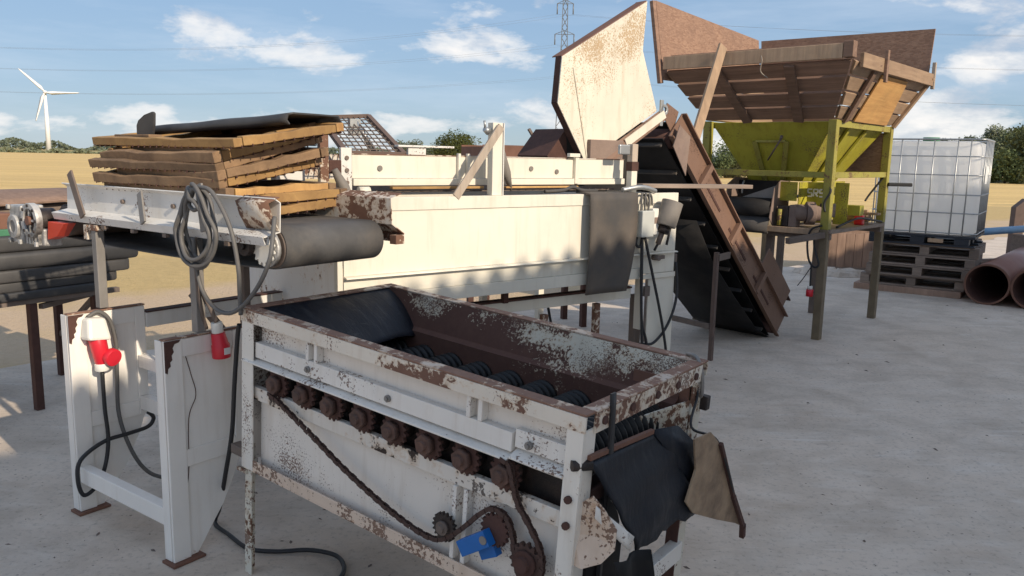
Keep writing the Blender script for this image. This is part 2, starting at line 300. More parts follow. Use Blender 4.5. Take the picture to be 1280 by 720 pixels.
# ------------------------------------------------------------------ mesh helpers
def spline(pts, sub=6):
    P = [Vector(p) for p in pts]
    if len(P) < 3: return P
    out = []
    for i in range(len(P) - 1):
        a, b, c, d = P[max(i - 1, 0)], P[i], P[i + 1], P[min(i + 2, len(P) - 1)]
        for k in range(sub):
            t = k / sub
            out.append(0.5 * ((2 * b) + (c - a) * t + (2 * a - 5 * b + 4 * c - d) * t * t + (3 * b - a - 3 * c + d) * t ** 3))
    out.append(P[-1]); return out
class MB:
    def __init__(s): s.v = []; s.f = []; s.sm = []
    def add(s, vs, fs, smooth=False):
        o = len(s.v); s.v += [tuple(x) for x in vs]; s.f += [tuple(i + o for i in f) for f in fs]; s.sm += [smooth] * len(fs); return s
    def hexa(s, q): return s.add(q, [(0, 3, 2, 1), (4, 5, 6, 7), (0, 1, 5, 4), (1, 2, 6, 5), (2, 3, 7, 6), (3, 0, 4, 7)])
    def b(s, x0, x1, y0, y1, z0, z1):
        if x0 > x1: x0, x1 = x1, x0
        if y0 > y1: y0, y1 = y1, y0
        if z0 > z1: z0, z1 = z1, z0
        return s.hexa([(x0, y0, z0), (x1, y0, z0), (x1, y1, z0), (x0, y1, z0), (x0, y0, z1), (x1, y0, z1), (x1, y1, z1), (x0, y1, z1)])
    def beam(s, p, q, w, h, up=(0, 0, 1)):
        p, q = Vector(p), Vector(q); d = (q - p).normalized(); u = Vector(up)
        if abs(d.dot(u)) > 0.98: u = Vector((1, 0, 0))
        sd = d.cross(u).normalized() * (w / 2); t = sd.cross(d).normalized() * (h / 2)
        return s.hexa([p - sd - t, p + sd - t, q + sd - t, q - sd - t, p - sd + t, p + sd + t, q + sd + t, q - sd + t])
    def tube(s, pts, r, n=8, sub=6, cap=True):
        P = spline(pts, sub) if sub else [Vector(p) for p in pts]
        rs = r if isinstance(r, (list, tuple)) else [r] * len(P)
        if len(rs) != len(P): rs = [rs[min(int(i * len(rs) / len(P)), len(rs) - 1)] for i in range(len(P))]
        o = len(s.v); nrm = None
        for i, p in enumerate(P):
            d = (P[min(i + 1, len(P) - 1)] - P[max(i - 1, 0)])
            d = d.normalized() if d.length > 1e-9 else Vector((0, 0, 1))
            if nrm is None: nrm = d.orthogonal().normalized()
            nrm = (nrm - d * nrm.dot(d)); nrm = nrm.normalized() if nrm.length > 1e-6 else d.orthogonal().normalized()
            bn = d.cross(nrm)
            for k in range(n):
                a = 2 * math.pi * k / n; s.v.append(tuple(p + (nrm * math.cos(a) + bn * math.sin(a)) * rs[i]))
        for i in range(len(P) - 1):
            for k in range(n):
                s.f.append((o + i * n + k, o + i * n + (k + 1) % n, o + (i + 1) * n + (k + 1) % n, o + (i + 1) * n + k)); s.sm.append(True)
        if cap:
            s.f.append(tuple(o + k for k in reversed(range(n)))); s.sm.append(False)
            e = o + (len(P) - 1) * n; s.f.append(tuple(e + k for k in range(n))); s.sm.append(False)
        return s
    def cyl(s, p, q, r, n=20, r2=None): return s.tube([p, q], [r, r if r2 is None else r2], n, 0)
    def ring(s, p, q, ro, ri, n=32):
        p, q = Vector(p), Vector(q); d = (q - p).normalized(); a = d.orthogonal().normalized(); b = d.cross(a); o = len(s.v)
        for c, r in ((p, ro), (q, ro), (q, ri), (p, ri)):
            for k in range(n):
                t = 2 * math.pi * k / n; s.v.append(tuple(c + (a * math.cos(t) + b * math.sin(t)) * r))
        for j in range(4):
            for k in range(n):
                s.f.append((o + j * n + k, o + j * n + (k + 1) % n, o + ((j + 1) % 4) * n + (k + 1) % n, o + ((j + 1) % 4) * n + k)); s.sm.append(j in (0, 2))
        return s
    def prism(s, poly, off):
        """poly: 3D points of a flat outline; off: thickness vector"""
        P = [Vector(p) for p in poly]; off = Vector(off); n = len(P)
        return s.add(P + [p + off for p in P], [tuple(reversed(range(n))), tuple(range(n, 2 * n))] + [(i, (i + 1) % n, n + (i + 1) % n, n + i) for i in range(n)])
    def gear(s, c, axis, r, teeth, depth, t):
        c, d = Vector(c), Vector(axis).normalized(); a = d.orthogonal().normalized(); b = d.cross(a); P = []
        for k in range(teeth * 4):
            q = 2 * math.pi * k / (teeth * 4); rad = r if k % 4 in (0, 1) else r - depth
            P.append(c + (a * math.cos(q) + b * math.sin(q)) * rad - d * t / 2)
        return s.prism(P, d * t)
    def sheet(s, grid, t, smooth=True):
        """grid: rows of 3D points -> a sheet of thickness t"""
        G = [[Vector(p) for p in row] for row in grid]; m, n = len(G), len(G[0]); o = len(s.v)
        N = []
        for i in range(m):
            row = []
            for j in range(n):
                du = G[min(i + 1, m - 1)][j] - G[max(i - 1, 0)][j]; dv = G[i][min(j + 1, n - 1)] - G[i][max(j - 1, 0)]
                row.append(du.cross(dv).normalized() * t)
            N.append(row)
        for i in range(m):
            for j in range(n): s.v.append(tuple(G[i][j]))
        for i in range(m):
            for j in range(n): s.v.append(tuple(G[i][j] + N[i][j]))
        q = m * n
        for i in range(m - 1):
            for j in range(n - 1):
                a = o + i * n + j
                s.f.append((a, a + 1, a + n + 1, a + n)); s.sm.append(smooth)
                s.f.append((a + q, a + n + q, a + n + 1 + q, a + 1 + q)); s.sm.append(smooth)
        def edge(a, b): s.f.append((a, a + q, b + q, b)); s.sm.append(False)
        for j in range(n - 1): edge(o + j, o + j + 1); edge(o + (m - 1) * n + j + 1, o + (m - 1) * n + j)
        for i in range(m - 1): edge(o + (i + 1) * n, o + i * n); edge(o + i * n + n - 1, o + (i + 1) * n + n - 1)
        return s
    def mesh(s, name):
        me = bpy.data.meshes.new(name); me.from_pydata(s.v, [], s.f); me.polygons.foreach_set('use_smooth', s.sm); me.update(); return me
    def build(s, name, mat, parent=None, bev=0.0, fix=True):
        me = s.mesh(name)
        if fix:
            bm = bmesh.new(); bm.from_mesh(me); bmesh.ops.recalc_face_normals(bm, faces=bm.faces); bm.to_mesh(me); bm.free()
        me.materials.append(MT[mat])
        o = bpy.data.objects.new(name, me); COL.objects.link(o)
        if parent: o.parent = parent
        if bev > 0:
            md = o.modifiers.new('bevel', 'BEVEL'); md.width = bev; md.segments = 2; md.limit_method = 'ANGLE'; md.angle_limit = R(50); md.harden_normals = False
        return o
def tag(o, label=None, cat=None, group=None, kind=None):
    if label: o['label'] = label
    if cat: o['category'] = cat
    if group: o['group'] = group
    if kind: o['kind'] = kind
    return o
def frame_matrix(o, yaw, tilt=0.0, roll=0.0):
    y, t = R(yaw), R(tilt)
    x = Vector((math.cos(y) * math.cos(t), math.sin(y) * math.cos(t), -math.sin(t))); yy = Vector((-math.sin(y), math.cos(y), 0)); z = x.cross(yy)
    m = Matrix((x, yy, z)).transposed().to_4x4() @ Matrix.Rotation(R(roll), 4, 'X'); m.translation = o; return m
def thing(name, label, cat, loc, yaw=0.0, tilt=0.0, roll=0.0, group=None):
    o = bpy.data.objects.new(name, None); COL.objects.link(o); o.empty_display_size = 0.2
    o.matrix_world = frame_matrix(loc, yaw, tilt, roll); return tag(o, label, cat, group)
def place(o, loc, yaw=0.0, tilt=0.0, roll=0.0): o.matrix_world = frame_matrix(loc, yaw, tilt, roll); return o
def copy_mesh(o, parent=None):
    c = o.copy(); COL.objects.link(c)
    if parent: c.parent = parent
    return c
def fpt(loc, yaw, p):        # a point of a plan frame in world metres
    c, s = math.cos(R(yaw)), math.sin(R(yaw)); return (loc[0] + c * p[0] - s * p[1], loc[1] + s * p[0] + c * p[1], loc[2] + p[2])

# ================================================================== setting
o = MB().add([(-1500, -200, -0.05), (1500, -200, -0.05), (1500, 2500, -0.05), (-1500, 2500, -0.05)], [(0, 1, 2, 3)]).build('ground', 'field_soil'); tag(o, kind='structure')
# concrete yard: its far edge runs along the machines, broken and uneven
edge = []
ea, ed = Vector((-3.5, 5.3)), Vector((0.763, 0.646)); en = Vector((-0.646, 0.763))
for i in range(-40, 81):
    p = ea + ed * (i * 0.35) + en * (0.10 * math.sin(i * 1.7) + random.uniform(-0.10, 0.10)); edge.append(p)
q0, q1 = edge[0] - en * 26, edge[-1] - en * 26
poly = [(p.x, p.y, -0.11) for p in edge] + [(q1.x, q1.y, -0.11), (q0.x, q0.y, -0.11)]
o = MB().prism(poly, (0, 0, 0.11)).build('concrete_yard', 'concrete'); tag(o, kind='structure')
# ------------------------------------------------------------------ the shed behind the camera whose roof shades the yard
hx = Vector((0.6546, 0.756, 0)); hn = Vector((0.756, -0.6546, 0))            # along the eave, away from the yard
shed = thing('shed', 'long low shed with corrugated roof along the yard', 'shed', (4.87 * hn.x, 4.87 * hn.y, 0), math.degrees(math.atan2(hx.y, hx.x)))
g0 = []; g1 = []
k = 0
N = 680
for i in range(N + 1):
    t = -0.6 + 13.6 * i / N; zz = 0.038 * math.cos(2 * math.pi * t / 0.16); sag = 0.012 * math.sin(t * 0.9) + 0.008 * math.sin(t * 2.3)
    g0.append((t, 0, 5.0 + zz + sag)); g1.append((t, -4.2, 5.0 + 1.4 + zz))
MB().sheet([g0, g1], 0.006).build('roof', 'barn_roof', shed, fix=False)
MB().b(-0.4, 12.8, -0.62, -0.4, 0.0, 4.95).build('wall', 'barn_wall', shed)
MB().b(-0.6, 13.0, -0.399, -0.2, 4.84, 4.93).build('gutter_board', 'post_wood', shed)

for x_ in (-0.4, 12.6): MB().b(x_, x_ + 0.2, -4.1, -0.621, 0.0, 5.0).build('wall', 'barn_wall', shed)
MB().b(-0.4, 12.8, -4.32, -4.101, 0.0, 6.2).build('wall', 'barn_wall', shed)

# ================================================================== far things
def px_dir(px, py):       # a bearing measured on the photograph, used only to set far landmarks out in plan
    d = fw + rr * ((px - 640) / 1000) - uu * ((py - 360) / 1000); return d
def far(px, dist):
    d = px_dir(px, 197 + (px - 640) * 0.021); h = Vector((d.x, d.y)).normalized() * dist; return Vector((h.x, h.y, -0.05))
# wind turbine
wp = far(61, 430); tb = thing('wind_turbine', 'white three-bladed wind turbine standing on the far field', 'wind turbine', wp, math.degrees(math.atan2(wp.y, wp.x)) - 90)
MB().tube([(0, 0, 0), (0, 0, 15), (0, 0, 31)], [1.35, 1.1, 0.75], 20, 0).build('tower', 'turbine_white', tb)
MB().hexa([(-0.9, -1.6, 31.0), (0.9, -1.6, 31.0), (0.8, 3.2, 31.2), (-0.8, 3.2, 31.2), (-0.9, -1.6, 32.8), (0.9, -1.6, 32.8), (0.7, 3.2, 32.5), (-0.7, 3.2, 32.5)]).build('nacelle', 'turbine_white', tb, 0.25)
MB().tube([(0, -1.5, 31.9), (0, -2.4, 31.9), (0, -3.0, 31.9), (0, -3.3, 31.9)], [0.95, 0.9, 0.55, 0.1], 16, 0).build('hub', 'turbine_white', tb)
for ang in (135, 2, 252):
    c, s = math.cos(R(ang)), math.sin(R(ang)); d = Vector((c, 0, s)); pn = Vector((-s, 0, c)); hub = Vector((0, -2.3, 31.9)); L = 16.8
    rows = []
    for t, wdt, th in ((0.03, 0.6, 0.50), (0.10, 0.9, 0.45), (0.2, 1.5, 0.34), (0.45, 1.15, 0.24), (0.75, 0.8, 0.16), (0.95, 0.5, 0.1), (1.0, 0.2, 0.05)):
        cc = hub + d * (L * t); rows.append([cc + pn * wdt * 0.35, cc + Vector((0, -th, 0)), cc - pn * wdt * 0.95, cc + Vector((0, th, 0))])
    mb = MB(); vs_ = [p for r in rows for p in r]; fs = []
    for i in range(len(rows) - 1):
        for j in range(4): fs.append((i * 4 + j, i * 4 + (j + 1) % 4, (i + 1) * 4 + (j + 1) % 4, (i + 1) * 4 + j))
    fs.append((0, 1, 2, 3)); fs.append(tuple(len(vs_) - 4 + j for j in (3, 2, 1, 0)))
    mb.add(vs_, fs, True).build('blade', 'turbine_white', tb)
tb.scale = (0.82, 0.82, 0.82)
# pylon
pp = far(701, 210); py = thing('lattice_pylon', 'tall grey lattice steel pylon carrying the power lines', 'pylon', pp, math.degrees(math.atan2(pp.y, pp.x)) - 90)
def pw(z): return 1.9 - 1.15 * min(1, z / 30.0)
corners = [(1, 1), (1, -1), (-1, -1), (-1, 1)]
for cx, cy in corners: MB().beam((pw(0) * cx, pw(0) * cy, 0), (pw(30) * cx, pw(30) * cy, 30), 0.20, 0.20).beam((pw(30) * cx, pw(30) * cy, 30), (0.4 * cx, 0.4 * cy, 52), 0.18, 0.18).build('leg', 'wire_steel', py)
zz = [0, 5, 9.5, 13.5, 17, 20, 23, 26, 29, 31.5, 34, 36.5, 39, 42, 45, 48]
mb = MB()
for a, b_ in zip(zz, zz[1:]):
    for i in range(4):
        c1, c2 = corners[i], corners[(i + 1) % 4]; fa = lambda z: pw(z) if z <= 30 else 0.75 - 0.35 * (z - 30) / 22
        mb.beam((fa(a) * c1[0], fa(a) * c1[1], a), (fa(b_) * c2[0], fa(b_) * c2[1], b_), 0.09, 0.09).beam((fa(a) * c2[0], fa(a) * c2[1], a), (fa(b_) * c1[0], fa(b_) * c1[1], b_), 0.09, 0.09)
mb.build('lattice', 'wire_steel', py)
arms = [(24.6, 2.0), (32.4, 2.4), (39.8, 2.0)]
for z, hw in arms:
    for sx in (-1, 1):
        MB().beam((0, 0, z + 0.9), (sx * hw, 0, z), 0.12, 0.12).beam((0, 0, z - 0.1), (sx * hw, 0, z), 0.12, 0.12).build('arm', 'wire_steel', py)
        MB().tube([(sx * hw, 0, z), (sx * hw, 0, z - 2.6)], 0.14, 8, 0).build('insulator', 'wire_steel', py)
lw = far(-900, 300); rw_ = far(2600, 320)
names = {24.6: 'lowest', 32.4: 'middle', 39.8: 'upper'}; sags = {24.6: 8.2, 32.4: 10.8, 39.8: 13.6}
for z, hw in arms:
    for sx in (-1, 1):
        a = Vector(py.matrix_world @ Vector((sx * hw, 0, z - 2.6)))
        for tgt, side in ((lw, 'turbine'), (rw_, 'tank')):
            b_ = Vector((tgt.x, tgt.y + sx * 2, z - 2.6)); P = []
            for i in range(41):
                t = i / 40; p = a.lerp(b_, t); p.z -= (sags[z] if side == 'turbine' else 7.0) * 4 * t * (1 - t); P.append(p)
            o = MB().tube(P, 0.018, 4, 0).build('power_line', 'wire_steel')
            tag(o, f'thin {names[z]} power line running from the pylon above the {side} side of the field', 'power line', f'{names[z]} wires on the {side} side')
# trees -------------------------------------------------------------
def make_tree(name, label, cat, base, h, rad, mat, n_leaf, leaf, seed, trunk_h=0.25, blobs=9, group=None, flat=1.0, airy=0.0):
    rnd = random.Random(seed); t = thing(name, label, cat, base, rnd.uniform(0, 360), group=group)
    mb = MB(); mb.tube([(0, 0, 0), (rad * 0.02, 0.02, h * 0.3), (rad * 0.05, -0.03, h * 0.62)], [h * 0.035, h * 0.026, h * 0.012], 8, 3)
    cs = []
    for i in range(blobs):
        a = rnd.uniform(0, 6.283); z = h * (trunk_h + (1 - trunk_h) * (0.12 + 0.72 * (i + rnd.random()) / blobs)); k = 1 - 0.55 * abs((z / h - 0.5) * 1.6) ** 1.5
        r_ = rad * max(0.25, k) * rnd.uniform(0.25, 0.72)
        c = Vector((math.cos(a) * r_, math.sin(a) * r_, z)); s_ = rad * rnd.uniform(0.30, 0.52) * max(0.5, k); cs.append((c, s_))
        mb.tube([(0, 0, h * 0.25 * rnd.uniform(0.6, 1.5)), c * 0.55 + Vector((0, 0, z * 0.35)), c], [h * 0.012, h * 0.008, h * 0.004], 5, 2)
    mb.build('trunk', 'bark', t)
    vs_, fs = [], []
    for i in range(n_leaf):
        c, s_ = rnd.choice(cs); d = Vector((rnd.gauss(0, 1), rnd.gauss(0, 1), rnd.gauss(0, 1))).normalized(); rr_ = s_ * (rnd.random() ** 0.4) * (1 + airy * rnd.random())
        p = c + Vector((d.x, d.y, d.z * 0.8 * flat)) * rr_
        a = Vector((rnd.gauss(0, 1), rnd.gauss(0, 1), rnd.gauss(0, 1))).normalized(); b_ = a.orthogonal().normalized(); l = leaf * rnd.uniform(0.6, 1.3)
        k = len(vs_); vs_ += [p - a * l * 0.5, p + b_ * l * 0.32, p + a * l * 0.5, p - b_ * l * 0.32]; fs.append((k, k + 1, k + 2, k + 3))
    o = MB(); o.add(vs_, fs); o.build('crown', mat, t, fix=False); return t
# right wood edge, each tree on its own
for i, (px, d, h, rad, mat, lab) in enumerate([
    (1150, 150, 6.2, 1.5, 'leaf_grey', 'small pale tree just showing above the white tank'),
    (1178, 140, 6.4, 2.0, 'leaf_mid', 'rounded green tree rising above the middle of the white tank'),
    (1214, 130, 6.6, 2.3, 'leaf_dark', 'dark low tree above the corner of the white tank'),
    (1247, 118, 7.6, 2.0, 'leaf_grey', 'tall loose greyish tree right beside the white tank cage'),
    (1266, 104, 6.6, 2.1, 'leaf_dark', 'dark bushy tree beside the greyish tree by the tank'),
    (1284, 96, 6.4, 1.9, 'leaf_mid', 'green tree at the outer end of the tree row past the tank'),
    (1302, 92, 6.8, 2.4, 'leaf_dark', 'dark tree at the far outer end of the tree row'),
    (1258, 92, 3.2, 1.5, 'leaf_mid', 'low green bush in front of the tall greyish tree')]):
    make_tree('broadleaf_tree', lab, 'tree', far(px, d), h * 0.93, rad * 1.45, mat, 6500, 0.30, 100 + i, 0.02, 17, 'tree row past the tank', airy=0.35)
# hedge-like thicket seen under the hopper
for i, (px, d, h, rad, mat, lab) in enumerate([
    (862, 82, 3.1, 1.6, 'leaf_mid', 'round bush seen between the leaning plank and the elevator'),
    (893, 78, 3.3, 1.9, 'leaf_mid', 'biggest round bush seen below the wooden hopper'),
    (920, 80, 2.6, 1.4, 'leaf_grey', 'lower pale bush beside the hopper leg')]):
    make_tree('bush', lab, 'bush', far(px, d), h, rad * 1.5, mat, 6500, 0.20, 200 + i, 0.0, 16, 'bushes seen under the hopper', airy=0.2)
make_tree('oak_tree', 'dark round-crowned tree on the horizon behind the white machine', 'tree', far(566, 165), 6.1, 6.0, 'leaf_mid', 9000, 0.38, 300, 0.0, 22, airy=0.15)
for i, (px, d, h, rad) in enumerate([(508, 230, 5.4, 3.4), (524, 240, 4.6, 3.0), (541, 250, 3.7, 2.6)]):
    make_tree('field_tree', ['taller hazy green tree beside the tilted mesh screen', 'middle hazy green tree behind the white machine', 'lowest hazy green tree next to the round-crowned tree'][i], 'tree', far(px, d), h, rad * 1.6, 'leaf_far_haze', 3600, 0.45, 320 + i, 0.05, 10, 'hazy trees behind the white machine')
# far hedgerow at the edge of the fields: one mass
rnd = random.Random(5); mb = MB(); vs_, fs = [], []
for i in range(26000):
    px = rnd.uniform(-420, 1900); d = 560 + 60 * math.sin(px * 0.011) + rnd.uniform(-14, 14)
    hh = 4.6 + 2.6 * math.sin(px * 0.035 + 1) * math.sin(px * 0.013) + 1.6 * math.sin(px * 0.11)
    if px > 300: hh *= 0.8
    p = far(px, d); p.z += max(0.4, hh) * rnd.random() ** 0.7
    a = Vector((rnd.gauss(0, 1), rnd.gauss(0, 1), rnd.gauss(0, 1))).normalized(); b_ = a.orthogonal().normalized(); l = 1.9 * rnd.uniform(0.5, 1.2)
    k = len(vs_); vs_ += [p - a * l * 0.5, p + b_ * l * 0.4, p + a * l * 0.5, p - b_ * l * 0.4]; fs.append((k, k + 1, k + 2, k + 3))
o = mb.add(vs_, fs).build('hedgerow', 'leaf_far_haze', fix=False); tag(o, 'far green hedgerow along the edge of the stubble fields', 'hedge', kind='stuff')
# weedy strip by the turbine and past the tank
for nm, lab, x0, x1, dist, hgt, cnt, lf in (('weed_strip', 'green weedy strip below the wind turbine', -60, 130, 260, 1.3, 5000, 0.8), ('dry_hedge', 'brownish dry hedge strip below the tree row past the tank', 1232, 1400, 100, 0.9, 3500, 0.28)):
    vs_, fs = [], []
    for i in range(cnt):
        px = rnd.uniform(x0, x1); p = far(px, dist + rnd.uniform(-6, 6)); p.z += hgt * rnd.random() * (0.6 + 0.4 * math.sin(px * 0.2))
        a = Vector((rnd.gauss(0, 1), rnd.gauss(0, 1), rnd.gauss(0, 1))).normalized(); b_ = a.orthogonal().normalized(); l = lf * rnd.uniform(0.5, 1.2)
        k = len(vs_); vs_ += [p - a * l * 0.5, p + b_ * l * 0.4, p + a * l * 0.5, p - b_ * l * 0.4]; fs.append((k, k + 1, k + 2, k + 3))
    tag(MB().add(vs_, fs).build(nm, 'leaf_grey', fix=False), lab, 'hedge', kind='stuff')

# ================================================================== roller grader in the foreground
LG, WG = 1.367, 0.683
FM = thing('roller_grader', 'rusty white roller grader with chain-driven ribbed rollers on the concrete', 'grading machine', (-0.904, 2.648, 0.985), -37.1, 3.5)
def g_floor(x): return -(0.985 - x * math.sin(R(3.5))) / math.cos(R(3.5)) + 0.002
# legs and posts
MB().b(0.0, 0.062, -0.006, 0.0, -0.575, -0.001).b(0.0, 0.006, 0.0, 0.055, -0.575, -0.001).build('post', 'grader_post', FM, 0.002)
MB().b(0.004, 0.042, 0.006, 0.012, g_floor(0) , -0.50).b(0.004, 0.010, 0.012, 0.045, g_floor(0), -0.50).build('leg', 'grader_leg', FM, 0.002)
MB().b(0.004, 0.042, WG - 0.012, WG - 0.006, g_floor(0), -0.045).b(0.004, 0.010, WG - 0.045, WG - 0.012, g_floor(0), -0.045).build('leg', 'grader_leg', FM, 0.002)
MB().b(1.318, LG, -0.006, 0.0, g_floor(LG), -0.046).b(LG - 0.006, LG, 0.0, 0.052, g_floor(LG), -0.046).build('post', 'grader_post', FM, 0.002)
MB().b(LG - 0.006, LG, WG - 0.075, WG, g_floor(LG), -0.046).b(LG - 0.06, LG - 0.006, WG - 0.006, WG, g_floor(LG), -0.046).build('post', 'grader_leg', FM, 0.002)
MB().b(LG - 0.03, LG + 0.01, 0.60, 0.607, g_floor(LG), -0.45).build('leg_stay', 'rust_dark', FM, 0.002)
# rim: angle irons, top flange and apron
def rim(x0, x1, y0, y1, side):
    if side in 'fb':
        yy = y0 if side == 'f' else y1
        MB().b(x0, x1, min(yy, y0), y1, -0.006, 0.0).build('rim_flange', 'grader_rim_top', FM, 0.0015)
        MB().b(x0, x1, (yy - 0.0005 if side == 'f' else yy - 0.006), (yy + 0.006 if side == 'f' else yy + 0.0005), -0.048, -0.0065).build('rim_apron', 'grader_rim', FM, 0.0015)
    else:
        xx = x0 if side == 'l' else x1
        MB().b(x0, x1, y0, y1, -0.006, 0.0).build('rim_flange', 'grader_rim_top', FM, 0.0015)
        MB().b((xx - 0.0005 if side == 'l' else xx - 0.006), (xx + 0.006 if side == 'l' else xx + 0.0005), y0 + 0.001, y1 - 0.001, -0.058, -0.0065).build('rim_apron', 'grader_rim', FM, 0.0015)
rim(-0.004, LG + 0.004, -0.008, 0.034, 'f'); rim(-0.004, LG + 0.004, WG - 0.034, WG + 0.008, 'b'); rim(-0.004, 0.036, 0.0345, WG - 0.0345, 'l'); rim(LG - 0.036, LG + 0.006, 0.0345, WG - 0.0345, 'r')
for y_ in (0.075, 0.215, 0.355, 0.48, 0.60): MB().cyl((LG + 0.004, y_, -0.032), (LG + 0.012, y_, -0.032), 0.011, 12).build('bolt', 'rust_dark', FM)
# front side: recessed upper panel, channel, sprocket slot, lower rail, lower panel, bottom angle
MB().b(0.062, 1.318, 0.030, 0.034, -0.20, -0.0065).build('upper_panel', 'grader_upper', FM)
# channel: a web with a lower lip; a shorter splice at the discharge end
MB().b(0.062, 1.150, 0.004, 0.0295, -0.165, -0.112).hexa([(0.008, -0.014, -0.186), (1.150, -0.014, -0.186), (1.150, 0.0295, -0.176), (0.008, 0.0295, -0.176), (0.008, -0.014, -0.180), (1.150, -0.014, -0.180), (1.150, 0.0295, -0.168), (0.008, 0.0295, -0.168)]).build('channel_rail', 'grader_rail', FM, 0.0015)
MB().b(1.156, 1.318, 0.010, 0.0295, -0.150, -0.100).hexa([(1.156, -0.014, -0.176), (1.32, -0.014, -0.176), (1.32, 0.0295, -0.160), (1.156, 0.0295, -0.160), (1.156, -0.014, -0.170), (1.32, -0.014, -0.170), (1.32, 0.0295, -0.153), (1.156, 0.0295, -0.153)]).build('channel_splice', 'grader_rail', FM, 0.0015)
MB().b(0.062, 1.318, 0.030, 0.034, -0.56, -0.285).build('lower_panel', 'grader_paint', FM)
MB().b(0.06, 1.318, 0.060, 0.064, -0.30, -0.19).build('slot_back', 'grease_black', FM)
MB().b(0.030, 1.318, 0.008, 0.0295, -0.318, -0.272).build('lower_rail', 'grader_greasy', FM, 0.0025)
MB().b(0.012, 1.335, -0.004, 0.0295, -0.578, -0.572).b(0.012, 1.335, -0.004, 0.001, -0.572, -0.535).build('bottom_rail', 'grader_bottom', FM, 0.0015)
for x_, z0, z1 in ((0.352, -0.112, -0.012), (1.020, -0.112, -0.012), (0.990, -0.538, -0.319)):
    for dx in (-0.026, 0.014): MB().b(x_ + dx, x_ + dx + 0.014, 0.002, 0.0295, z0 + 0.001, z1 - (0.036 if z1 > -0.1 else 0.0)).build('stiffener', 'grader_rail', FM, 0.0015)
for x_, z_ in ((0.339, -0.140), (1.206, -0.130), (0.70, -0.140)): MB().cyl((x_, -0.004, z_), (x_, 0.006, z_), 0.011, 8).cyl((x_, -0.009, z_), (x_, -0.004, z_), 0.006, 8).build('bolt', 'steel_grey', FM)
for x_, z_ in ((1.342, -0.225), (1.342, -0.294), (1.342, -0.47), (1.144, -0.345)): MB().cyl((x_, -0.016, z_), (x_, -0.005, z_), 0.010, 8).build('bolt', 'rust_dark', FM)
# sides, back, trough
MB().b(0.004, 0.008, 0.034, WG - 0.034, -0.56, -0.059).build('end_panel', 'grader_paint', FM)
MB().b(0.0, LG - 0.008, WG - 0.006, WG - 0.002, -0.56, -0.049).build('back_panel', 'grader_paint', FM)
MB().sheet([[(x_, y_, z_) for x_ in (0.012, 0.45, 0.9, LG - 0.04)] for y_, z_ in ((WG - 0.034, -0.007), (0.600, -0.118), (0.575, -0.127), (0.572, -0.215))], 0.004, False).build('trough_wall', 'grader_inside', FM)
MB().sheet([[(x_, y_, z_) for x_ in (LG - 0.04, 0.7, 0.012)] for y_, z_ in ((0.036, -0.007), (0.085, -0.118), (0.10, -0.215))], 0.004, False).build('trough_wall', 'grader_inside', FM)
MB().b(0.012, LG - 0.12, 0.07, 0.62, -0.40, -0.395).build('trough_floor', 'rust_dark', FM)
# rollers with rubber ribs, shaft and drive sprocket
sx_ = [0.182 + 0.1361 * i for i in range(8)]
for i, x_ in enumerate(sx_ + [1.262]):
    last = i == 8; zc_ = -0.222 if not last else -0.172; rad = 0.058 if not last else 0.072
    mb = MB(); mb.cyl((x_, 0.09, zc_), (x_, 0.585 if not last else 0.50, zc_), rad - 0.014, 20)
    y_ = 0.10
    while y_ < (0.575 if not last else 0.50):
        mb.tube([(x_, y_, zc_), (x_, y_ + 0.004, zc_), (x_, y_ + 0.014, zc_), (x_, y_ + 0.018, zc_)], [rad - 0.013, rad, rad, rad - 0.013], 22, 0, False); y_ += 0.030
    ro = mb.build('roller', 'rib_rubber', FM)
    if last: MB().cyl((x_, 0.05, zc_), (x_, 0.10, zc_), 0.04, 16).build('bearing', 'cast_alu', ro); continue
    sh = MB().cyl((x_, -0.030, zc_ - 0.008), (x_, 0.09, zc_ - 0.008), 0.015, 12).cyl((x_, -0.020, zc_ - 0.008), (x_, 0.000, zc_ - 0.008), 0.031, 6).build('shaft', 'rust_hub', FM)
    MB().gear((x_, 0.010, zc_ - 0.008), (0, 1, 0), 0.050, 15, 0.009, 0.011).build('sprocket', 'rust_dark', sh)
    MB().cyl((x_, 0.020, zc_ - 0.008), (x_, 0.058, zc_ - 0.008), 0.034, 14).build('bearing_housing', 'grease_black', sh)
# chain drive
def chain(pts, name='chain'):
    P = spline(pts, 14); mb = MB(); acc = 0.0; step = 0.0150; k = 0
    for a, b_ in zip(P, P[1:]):
        acc += (b_ - a).length
        if acc >= step:
            acc = 0; d = (b_ - a).normalized(); c = b_; wd = 0.011 if k % 2 else 0.0062
            mb.beam(c - d * 0.0075 + Vector((0, wd * .5, 0)), c + d * 0.0075 + Vector((0, wd * .5, 0)), 0.0022, 0.0115, (0, 1, 0)) if False else None
            up = Vector((0, 1, 0)); sd = d.cross(up).normalized()
            for yo in (-wd / 2 - 0.001, wd / 2 + 0.001): mb.beam(c - d * 0.0100 + up * yo, c + d * 0.0100 + up * yo, 0.0125, 0.0022, (0, 1, 0))
            mb.cyl(c + d * 0.006 + up * (-0.006), c + d * 0.006 + up * 0.006, 0.0042, 6); k += 1
    return mb.build(name, 'chain_rust', FM)
yc = -0.012
